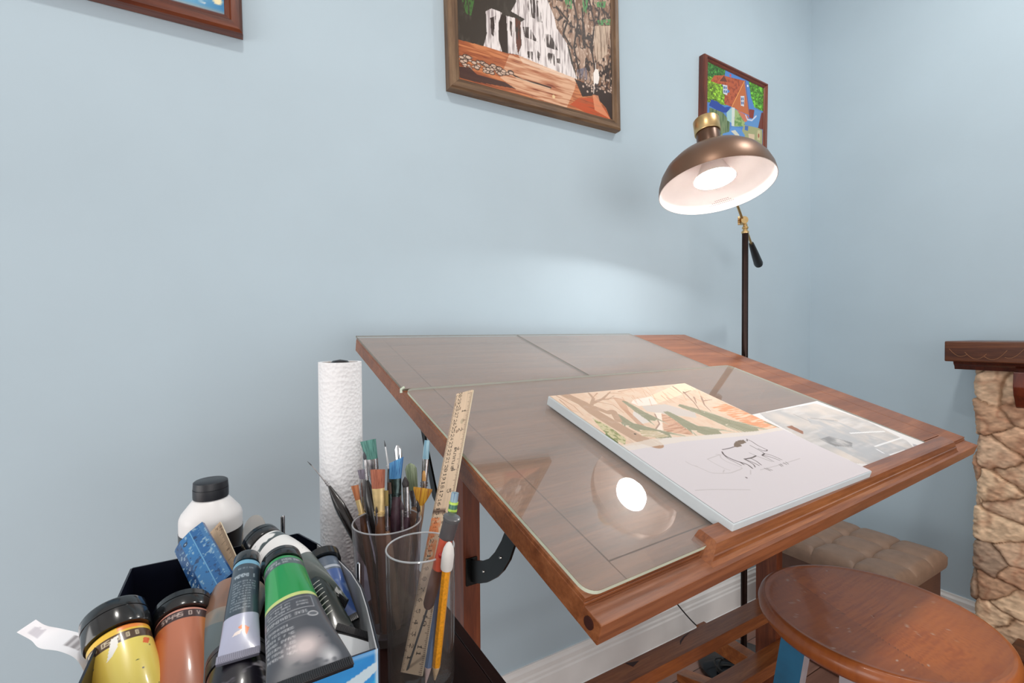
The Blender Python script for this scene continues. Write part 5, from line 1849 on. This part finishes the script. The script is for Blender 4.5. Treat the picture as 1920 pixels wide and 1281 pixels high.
# ------------------------------------------------------------------ paint tubes
def tube_body(P0_, P1_, r0, cw, hint, painter, nu=200, nv=230, mid=None, crimp=0.10, r1=None, seed=1, bend=None):
    """P0_: shoulder, P1_: crimped end"""
    d_ = nrm(P1_ - P0_)
    fr = axis_frame(P0_, d_, hint)       # X = crimp direction
    Ln = np.linalg.norm(P1_ - P0_)
    p = Pic(1.0, 1.0, 1.0 / (nv - 1), seed=seed)
    p.nx = nu
    p.X, p.Y = np.meshgrid(np.linspace(0, 1, nu), np.linspace(0, 1, nv))
    p.A = np.ones((nv, nu, 3)) * 255.0
    painter(p)
    u, v = p.X, p.Y
    # angle so that u = .5 faces the camera
    tocam = EYE - (P0_ + P1_) / 2
    a0 = math.atan2(tocam @ fr.Y, tocam @ fr.X)
    ang = a0 + (u - 0.5) * 2 * math.pi
    vv = np.clip((v - 0.03) / (1 - crimp - 0.03), 0, 1)
    s_ = vv ** 1.25
    r_mid = r0 if r1 is None else r1
    hw = r0 + (cw / 2 - r0) * s_ ** 1.15
    ht = r_mid * (1 - s_ ** 1.7) + 0.0011 * s_
    ht = np.minimum(ht, r0 * 1.05 if r1 is None else 1)
    sh_ = np.clip(v / 0.03, 0, 1) ** 0.5
    hw, ht = hw * (0.80 + 0.20 * sh_), ht * (0.80 + 0.20 * sh_)
    dent = 1 + 0.03 * np.sin(ang * 3 + seed) * np.sin(v * 7 + seed)
    X_ = np.cos(ang) * hw * dent
    Y_ = np.sin(ang) * ht * dent
    Z_ = v * Ln
    base = fr.w(np.stack([X_, Y_, Z_], -1))
    if bend is not None:
        base = base + np.asarray(bend) * (np.sin(v * math.pi))[..., None]
    return base, p, fr, Ln


def paint_tube(label, capP, tailP, r, cw, hint, painter, cap_len, cap_r, capmat, crimpmat, seed=1, cap_style='flip', crimp=0.08, alpha=1.0, coat=0.4, r1=None, bend=None, rib=True, noncap=False, name='paint_tube', grp='paint tubes in the carton'):
    d_ = nrm(tailP - capP)
    sh_ = capP + d_ * cap_len
    base, p, fr, Ln = tube_body(sh_, tailP, r, cw, hint, painter, crimp=crimp, seed=seed, r1=r1, bend=bend)
    rt = thing(name, label, 'paint tube', tuple(base[..., :].reshape(-1, 3).mean(0)), grp)
    mb = MB().grid(base[:, :-1], p.lin().reshape(p.X.shape + (3,))[:, :-1].reshape(-1, 3), base[:, :-1], close_u=True)
    nvv, nuu = base.shape[0], base.shape[1] - 1
    mb.f.append(tuple(range(nuu - 1, -1, -1)))
    mb.f.append(tuple(range((nvv - 1) * nuu, nvv * nuu)))
    mb.build('body', vcol('tube_print_' + str(len(bpy.data.materials)), 0.28, 0.5, coat=coat, alpha=alpha), rt, smooth='auto')
    if not noncap:
        cf = axis_frame(sh_, -d_, hint)
        cm = MB()
        if cap_style == 'flip':
            cm.lathe([(0.0001, 0.0), (cap_r * 0.97, 0.0), (cap_r, 0.0015), (cap_r, cap_len * 0.55), (cap_r * 0.975, cap_len * 0.56), (cap_r * 0.975, cap_len * 0.60), (cap_r, cap_len * 0.61), (cap_r * 0.99, cap_len * 0.92), (cap_r * 0.93, cap_len), (0.0001, cap_len)], 56, cf)
        elif cap_style == 'cone':
            cm.lathe([(0.0001, 0.0), (cap_r, 0.0), (cap_r, 0.004), (cap_r * 0.93, 0.0045), (cap_r * 0.93, cap_len * 0.35), (cap_r * 0.80, cap_len * 0.42), (cap_r * 0.10, cap_len), (0.0001, cap_len)], 40, cf)
        else:
            n = 40
            cm.lathe([(0.0001, 0.0), (cap_r, 0.0), (cap_r * 1.0, cap_len * 0.85), (cap_r * 0.9, cap_len), (0.0001, cap_len)], n, cf)
        cm.build('cap', capmat, rt, smooth='auto')
    # ribbed crimp
    cl = max(Ln * crimp, 0.004)
    ef = Fr(tailP - d_ * cl, fr.X, d_)
    cmb = MB()
    cmb.box(-cw / 2, cw / 2, 0, cl + 0.0008, -0.0014, 0.0014, 0.0003, ef)
    if rib:
        n = int(cw / 0.0013)
        for k in range(n):
            x = -cw / 2 + 0.0009 + k * (cw - 0.0014) / n
            cmb.box(x, x + 0.0006, 0.0003, cl + 0.0004, -0.0018, 0.0018, 0, ef)
    cmb.build('crimp', crimpmat, rt, smooth='auto')
    return rt


M_capblk = plain('cap_black', (22, 24, 26), 0.18, coat=0.5, vary=0.35, scale=90)
M_crimpblk = plain('crimp_black', (34, 34, 38), 0.35)


def splat(p, n, cols, vmin=0.1, vmax=0.9, r=0.01, umin=.25, umax=.75):
    for i in range(n):
        c = cols[i % len(cols)]
        p.spot((p.rng.uniform(umin, umax), p.rng.uniform(vmin, vmax)), p.rng.uniform(0.3, 1) * r, c, 0.9, p.rng.uniform(0.3, 1) * r * 0.8)


def pt_yellow(p):
    p.A[:] = (242, 222, 110)
    n_ = p.noise(0.3)
    p.mix(np.clip((p.X - 0.54) * 9, 0, 1), (236, 188, 72), 0.85)
    p.mix((p.Y < 0.075).astype(float), (240, 196, 70))
    p.mix(((p.Y < 0.06) & (p.X < 0.5)).astype(float) * np.clip((n_ - .35) * 6, 0, 1), (240, 132, 60), 0.9)
    p.mix(((p.Y > 0.075) & (p.Y < 0.155)).astype(float), (84, 62, 44))
    p.marks(0.40, 0.68, 0.095, 0.035, (232, 220, 190), 0.9, step=0.024)
    p.poly([(0.50, 0.09), (0.535, 0.10), (0.55, 0.17), (0.57, 0.26), (0.545, 0.24), (0.51, 0.18)], (250, 248, 242))
    p.poly([(0.34, 0.18), (0.38, 0.17), (0.39, 0.22), (0.36, 0.23)], (240, 110, 44))
    splat(p, 16, [(70, 80, 50), (110, 110, 60), (60, 60, 90)], 0.22, 0.7, 0.012)


def pt_terra(p):
    p.A[:] = (198, 122, 92)
    p.mix(np.clip((0.42 - p.X) * 14, 0, 1), (214, 132, 40), 0.95)
    p.mix(np.clip((p.X - 0.58) * 14, 0, 1), (206, 100, 48), 0.9)
    p.mix((p.Y < 0.04).astype(float), (226, 156, 136))
    p.mix(((p.Y > 0.04) & (p.Y < 0.11)).astype(float), (66, 46, 46))
    p.marks(0.40, 0.66, 0.058, 0.032, (220, 200, 190), 0.9, step=0.026)


def pt_slate(p):
    p.A[:] = (104, 118, 122)
    n_ = p.noise(0.15, 0.3)
    p.mix((p.Y < 0.42).astype(float) * np.clip((n_ - .3) * 4, 0, 1), (176, 150, 130), 0.9)
    p.mix(((p.Y < 0.3) & (p.X > 0.5)).astype(float), (136, 92, 70), 0.7)
    p.mix(((p.Y > 0.7)).astype(float) * np.clip((n_ - .5) * 8, 0, 1), (222, 222, 220), 0.9)
    p.mix(np.clip((0.30 - p.X) * 20, 0, 1), (206, 190, 70), 0.8)


def pt_small(p):
    p.A[:] = (60, 74, 86)
    p.mix((p.Y < 0.07).astype(float), (112, 168, 196))
    p.mix((p.Y > 0.62).astype(float), (180, 184, 208))
    p.marks(0.40, 0.62, 0.20, 0.035, (196, 210, 220), 0.85, step=0.024)
    p.marks(0.42, 0.60, 0.12, 0.015, (180, 196, 206), 0.7, step=0.014)
    for k in range(11):
        p.marks(0.44 if k > 3 else 0.38, 0.64, 0.28 + k * 0.028, 0.012, (190, 200, 206), 0.75, step=0.012)
    p.poly([(0.44, 0.76), (0.50, 0.72), (0.54, 0.74), (0.50, 0.78), (0.46, 0.82)], (240, 136, 80))
    p.poly([(0.50, 0.76), (0.56, 0.78), (0.58, 0.81), (0.52, 0.80)], (244, 230, 224))


def pt_green(p):
    p.A[:] = (72, 76, 84)
    p.mix((p.Y < 0.42).astype(float), (28, 142, 72))
    p.mix(((p.Y < 0.42) & (p.X > 0.56)).astype(float), (96, 176, 110), 0.4)
    p.mix((np.abs(p.Y - 0.425) < 0.012).astype(float), (196, 208, 130))
    p.mix(((p.Y > 0.05) & (p.Y < 0.12)).astype(float), (86, 84, 100), 0.85)
    p.marks(0.34, 0.68, 0.065, 0.016, (210, 212, 214), 0.8, step=0.016)
    p.marks(0.44, 0.60, 0.092, 0.014, (210, 212, 214), 0.8, step=0.014)
    w_ = (214, 216, 218)
    for k in range(3):
        p.marks(0.50, 0.66, 0.475 + k * 0.022, 0.010, w_, 0.7, step=0.011)
    p.marks(0.40, 0.46, 0.49, 0.010, w_, 0.7, step=0.011)
    p.marks(0.40, 0.46, 0.51, 0.010, w_, 0.7, step=0.011)
    p.line([(0.37, 0.46), (0.37, 0.545), (0.72, 0.545)], 0.004, w_, 0.8)
    p.line([(0.37, 0.46), (0.72, 0.46)], 0.003, w_, 0.7)
    p.line([(0.55, 0.46), (0.55, 0.545)], 0.003, w_, 0.7)
    p.marks(0.42, 0.66, 0.565, 0.018, w_, 0.8, step=0.017)
    p.line([(0.37, 0.60), (0.72, 0.60)], 0.003, w_, 0.7)
    p.spot((0.39, 0.60), 0.035, w_, 0.9, 0.022)
    p.spot((0.39, 0.60), 0.028, (84, 88, 96), 0.9, 0.015)
    for k in range(7):
        p.marks(0.50 + 0.0 * k, 0.70 - 0.004 * k, 0.625 + k * 0.030, 0.014, w_, 0.75, step=0.014)
    n_ = p.noise(0.08)
    blob = np.clip(1.25 - np.hypot((p.X - 0.46) / 0.10, (p.Y - 0.80) / 0.10), 0, 1) * np.clip((n_ - 0.35) * 7, 0, 1)
    p.mix(blob, (222, 206, 204), 0.9)
    blob = np.clip(1.1 - np.hypot((p.X - 0.37) / 0.06, (p.Y - 0.90) / 0.08), 0, 1) * np.clip((n_ - 0.4) * 7, 0, 1)
    p.mix(blob, (214, 214, 216), 0.9)


def pt_white(p):
    p.A[:] = (238, 236, 234)
    p.mix((p.Y > 0.50).astype(float), (96, 104, 102), 1)
    n_ = p.noise(0.1)
    p.mix(((p.Y > 0.06) & (p.Y < 0.16)).astype(float) * np.clip((n_ - .35) * 8, 0, 1), (56, 66, 66), 1)
    p.mix(((p.Y > 0.88)).astype(float) * np.clip((n_ - .45) * 8, 0, 1), (226, 226, 226), 1)
    splat(p, 14, [(150, 146, 142)], 0.1, 0.5, 0.006)


def pt_bluejar(p):
    p.A[:] = (84, 98, 116)
    p.mix(((p.Y > 0.25)).astype(float), (50, 84, 150), 0.9)
    n_ = p.noise(0.15)
    p.mix(np.clip((n_ - 0.55) * 6, 0, 1), (166, 180, 200), 0.6)
    p.mix((np.abs(p.Y - 0.2) < 0.02).astype(float), (190, 196, 206), 0.8)


def pt_black(p):
    p.A[:] = (26, 34, 30)
    for k in range(8):
        p.line([(0.46, 0.12 + k * 0.075), (0.54 + 0.02 * (k % 3), 0.14 + k * 0.075)], 0.012, (220, 220, 210), 0.9)


def pt_plainwhite(p):
    p.A[:] = (226, 230, 234)
    p.mix((p.Y > 0.86).astype(float), (30, 30, 32))


def pt_dark(p):
    p.A[:] = (30, 28, 38)
    n_ = p.noise(0.12)
    p.mix(np.clip((n_ - 0.6) * 9, 0, 1), (190, 188, 196), 0.8)


side_, fwd_, up_ = CM[0], CM[1], CM[2]
paint_tube('yellow paint tube with orange smears and glossy black cap, leftmost in the carton', at(213, 1152, .362), at(268, 1425, .300), .0186, .046, fwd_ + 0.5 * up_, pt_yellow, .0225, .0205, M_capblk, plain('crimp_yellow', (200, 170, 60), .4), 3, r1=.0186)
paint_tube('terracotta and orange paint tube beside the yellow one', at(343, 1138, .392), at(348, 1430, .300), .0190, .048, fwd_ + 0.4 * up_ + .3 * side_, pt_terra, .016, .0205, M_capblk, plain('crimp_terra', (150, 90, 60), .4), 5)
paint_tube('clear paint tube with slate grey paint lying right of the terracotta tube', at(462, 1085, .43), at(352, 1365, .315), .0215, .055, side_ + up_ * .4, pt_slate, .015, .012, M_capblk, M_crimpblk, 8, crimp=.05)
paint_tube('small slim paint tube, slate print and lavender end, lying across the carton', at(464, 1046, .398), at(446, 1236, .322), .0100, .0262, side_ - .12 * up_, pt_small, .010, .0098, M_capblk, plain('crimp_lav', (150, 150, 168), .4), 11, crimp=.06, cap_style='plain')
paint_tube('large green paint tube with dark label and white smear on top of the carton', at(527, 1052, .398), at(584, 1276, .296), .0152, .0520, side_ + .13 * up_ * -1 + side_ * 0, pt_green, .012, .0155, M_capblk, M_crimpblk, 14, cap_style='flip', crimp=.055)
paint_tube('white and dark grey paint tube bending behind the green tube', at(486, 1014, .475), at(634, 1163, .398), .0180, .036, side_ * .55 + up_ * .8, pt_white, .014, .0185, M_capblk, M_crimpblk, 17, crimp=.13, bend=(0, 0, 0.010))
paint_tube('clear paint bottle with blue paint and dark cap beside the light carton lining', at(602, 1046, .455), at(642, 1175, .400), .0135, .028, side_, pt_bluejar, .009, .0165, M_capblk, M_crimpblk, 19, cap_style='plain', coat=.8)
paint_tube('black paint tube with white lettering squeezed between green and blue tubes', at(590, 1085, .425), at(640, 1195, .370), .0105, .022, side_, pt_black, .008, .009, M_capblk, M_crimpblk, 23)
paint_tube('white paint tube end with black ribbed crimp in the right corner of the carton', at(628, 1330, .325), at(672, 1183, .368), .0120, .0345, side_ * .9 - up_ * .6, pt_plainwhite, .006, .010, M_capblk, M_crimpblk, 29, crimp=.10)
paint_tube('black paint tube smeared with white below the lavender tube end', at(445, 1232, .345), at(452, 1400, .290), .0190, .042, side_, pt_dark, .014, .0200, plain('cap_black_smeared', (40, 40, 44), 0.35, vary=0.8, scale=120), M_crimpblk, 31)
paint_tube('dark green paint tube deep in the carton under the white tube crimp', at(560, 1150, .43), at(650, 1290, .36), .014, .03, side_, pt_dark, .01, .012, M_capblk, M_crimpblk, 37)

paint_tube('black paint tube standing tail up, its pointed crimp corner showing behind the green tube', at(500, 1200, .42), at(548, 1052, .425), .012, .034, side_ * .62 - up_ * .6, pt_dark, .01, .012, M_capblk, M_crimpblk, 43, crimp=.16)

# ------------------------------------------------------------------ blue triangular scale and small ruler
a0, a1 = at(353, 1006, .465), at(414, 1123, .405)
ud = nrm(a1 - a0)
wv = nrm(side_ * .86 + up_ * .50 - ud * ((side_ * .86 + up_ * .50) @ ud))
ff = Fr(a0, wv, ud)
zz_ = 1 if ff.Z @ (EYE - a0) > 0 else -1
ff.Z = ff.Z * zz_
Wb, Lb = 0.0335, 0.085
pb = Pic(Wb, Lb, 0.0004, (30, 92, 150), x0=-Wb / 2, y0=0, seed=51)
nb = pb.noise(0.004)
pb.mix((pb.X < -Wb * 0.22).astype(float), (24, 74, 128), .8)
pb.mix(((pb.X > -Wb * .22) & (pb.X < Wb * .12)).astype(float), (36, 116, 176), .7)
pb.mix(np.clip((nb - 0.62) * 10, 0, 1), (176, 192, 200), 0.7)
pb.mix(np.clip((0.30 - nb) * 12, 0, 1), (16, 44, 84), 0.8)
pb.line([(Wb * .12, 0), (Wb * .12, Lb)], 0.0007, (130, 180, 210), .9)
for k in range(60):
    pb.line([(Wb / 2 - (0.004 if k % 5 else .006), k * .0015), (Wb / 2, k * .0015)], 0.0004, (150, 184, 206), .7)
for k in range(8):
    pb.marks(-Wb * .42, -Wb * .42 + .003, .022 + k * .0085, .0028, (214, 224, 230), .9, step=.0028)
pb.spot((-Wb * .12, .010), .0028, (16, 40, 70)); pb.spot((-Wb * .12, .010), .0012, (140, 160, 180))
mb = MB()
zt_ = np.where(pb.X < -Wb * .22, (pb.X + Wb / 2) / (Wb * .28) * .003, np.where(pb.X < Wb * .12, .003, .003 * (Wb / 2 - pb.X) / (Wb * .38) + .0))
L = np.stack([pb.X, pb.Y, zt_], -1)
mb.grid(ff.w(L), pb.lin(), L)
mb.prism([(-Wb / 2, -0.003), (Wb / 2, -0.003), (Wb / 2, -0.0001), (Wb * .12, .0028), (-Wb * .22, .0028), (-Wb / 2, -.0001)], 0, Lb, Fr(a0, wv, ff.Z, ud), C=(22, 70, 124))
tag(mb.build('plastic_ruler', vcol('blue_plastic', .3, .5, coat=.4)), 'scratched wide blue plastic ruler leaning upright in the paint carton', 'ruler')
b0, b1 = at(401, 991, .485), at(446, 1096, .425)
flat_ruler('wooden_ruler', 'short wooden ruler end sticking up right behind the blue plastic ruler', b1 - nrm(b0 - b1) * 0.02, b0 - b1, side_ * .8 + fwd_ * -.5, np.linalg.norm(b0 - b1) + 0.02, 0.0165, 0.002, (206, 178, 148), res=0.0005, nums=False)

# ------------------------------------------------------------------ white bottle
bp = ony(396, 960, 0.607)
bx_, by_ = bp[0], bp[1]


def zpx(y_): return ony(396, y_, 0.607)[2]


bt = thing('paint_bottle', 'white plastic bottle with black flip cap and black label behind the paint carton', 'bottle', (bx_, by_, ZT))
R_ = 118 / 2 / F * 0.505 * 0.88
zs_, zn, zc = zpx(966), zpx(934), zpx(900)
BF = Fr((bx_, by_, 0))
MB().lathe([(0.0001, ZT + .0003), (R_ * .94, ZT + .0003), (R_, ZT + .004), (R_, zs_ - .002), (R_ * .985, zs_ + .001), (R_ * .93, zs_ + .005), (R_ * .60, zn - .001), (R_ * .52, zn + .001), (0.0001, zn + .0012)], 64, BF).build('bottle_body', plain('bottle_plastic', (238, 236, 236), .35, vary=.01), bt, smooth='auto')
MB().lathe([(0.0001, zn + .0014), (R_ * .555, zn + .0014), (R_ * .565, zn + .003), (R_ * .565, zc - (zc - zn) * .42), (R_ * .545, zc - (zc - zn) * .41), (R_ * .545, zc - (zc - zn) * .38), (R_ * .560, zc - (zc - zn) * .37), (R_ * .545, zc - .001), (R_ * .50, zc), (0.0001, zc)], 56, BF).build('cap', plain('bottle_cap', (38, 40, 46), .4), bt, smooth='auto')
capf = nrm([EYE[0] - bx_, EYE[1] - by_, 0])
cs = np.cross([0, 0, 1], capf)
MB().box(-.006, .006, 0, .004, zn + .004, zn + .010, .001, Fr((bx_ + capf[0] * (R_ * .565 - .0022), by_ + capf[1] * (R_ * .565 - .0022), 0), cs, capf)).build('cap_tab', plain('bottle_cap_tab', (30, 32, 38), .4), bt, smooth='auto')
zl = zpx(990)
MB().lathe([(R_ + .0003, ZT + .02), (R_ + .0003, zl), (R_ + .0001, zl), (R_ + .0001, ZT + .02)], 64, BF).build('label', plain('bottle_label', (30, 28, 32), .3), bt, smooth='auto')

# ------------------------------------------------------------------ bits behind the carton
cl_ = at(478, 1002, .520)
M_film = clearglass('clear_plastic', (.93, .94, .94), .08, 1.5, haze=.28)
tag(MB().lathe([(0.0001, .0), (.020, .0), (.0205, .001), (.0205, .003), (.0195, .0035), (.0001, .0035)], 40, axis_frame(cl_, -fwd_ + .25 * up_), sx=1.0, sy=.62).build('plastic_disc', M_film, smooth='auto'), 'clear round plastic disc between the white bottle and black capped tube', 'plastic disc')
for (px, py, t_, wd_, lb) in ((530, 965, .535, .0024, 'thin chrome rod with rounded top behind the paint carton'), (673, 1054, .500, .0024, 'short chrome rod between the carton and the brush glass')):
    q = at(px, py, t_)
    tag(MB().sweep([(q[0], q[1], ZT + .0003), (q[0], q[1], q[2] - .003), (q[0], q[1], q[2] - .001), (q[0], q[1], q[2])], [wd_, wd_, wd_ * .8, wd_ * .2], 14).build('metal_rod', M_chrome, smooth='auto'), lb, 'rod')

# ------------------------------------------------------------------ curled receipt
path = [(182, 1262), (176, 1238), (160, 1217), (130, 1204), (95, 1197), (72, 1187), (49, 1174)]
tt_ = [.352, .350, .352, .358, .364, .368, .372]
wpx = [(-3, 3), (-5, 4), (-4, 5), (-3, 6), (-8, 10), (-14, 14), (-18, 12)]
wd3 = [.4, .6, .8, .9, .9, .5, .35]
C_, Wv = [], []
for (x, y), t_, (wx, wy), k in zip(path, tt_, wpx, wd3):
    C_.append(at(x, y, t_))
    a_ = at(x + wx, y + wy, t_) - at(x, y, t_)
    need = math.sqrt(max(0.0075 ** 2 - a_ @ a_, 0))
    Wv.append(a_ - fwd_ * need)
C_ = smooth_path(C_, 12)
Wv = smooth_path(Wv, 12)
nL, nW = len(C_), 26
pr = Pic(1, 1, 1 / (nL - 1), (240, 240, 244), seed=61)
pr.nx = nW
pr.X, pr.Y = np.meshgrid(np.linspace(0, 1, nW), np.linspace(0, 1, nL))
pr.A = np.ones((nL, nW, 3)) * np.array([238., 238, 242])
for k in range(22):
    y = 0.16 + k * .018
    if pr.rng.random() < .6:
        pr.line([(.15, y), (.7, y)], .010, (90, 84, 86), .8)
for k in range(6):
    pr.line([(.2 + .06 * (k % 3), .80 + .022 * k), (.75, .80 + .022 * k)], .006, (150, 146, 160), .7)
G_ = np.array([[c + w_ * (2 * u_ - 1) for u_ in np.linspace(0, 1, nW)] for c, w_ in zip(C_, Wv)])
mb = MB().grid(G_, pr.lin())
nrm_off = np.cross(G_[1:, 1:] - G_[:-1, :-1], G_[1:, :-1] - G_[:-1, 1:])
nrm_off = nrm_off / (np.linalg.norm(nrm_off, axis=-1, keepdims=True) + 1e-9)
no = np.concatenate([nrm_off, nrm_off[-1:]], 0)
no = np.concatenate([no, no[:, -1:]], 1)
mb.grid(G_ + no * 0.0001, pr.lin())
tag(mb.build('receipt', vcol('receipt_paper', .7, .2), smooth=True), 'curled white price slip with barcode poking out left of the yellow tube', 'paper slip')
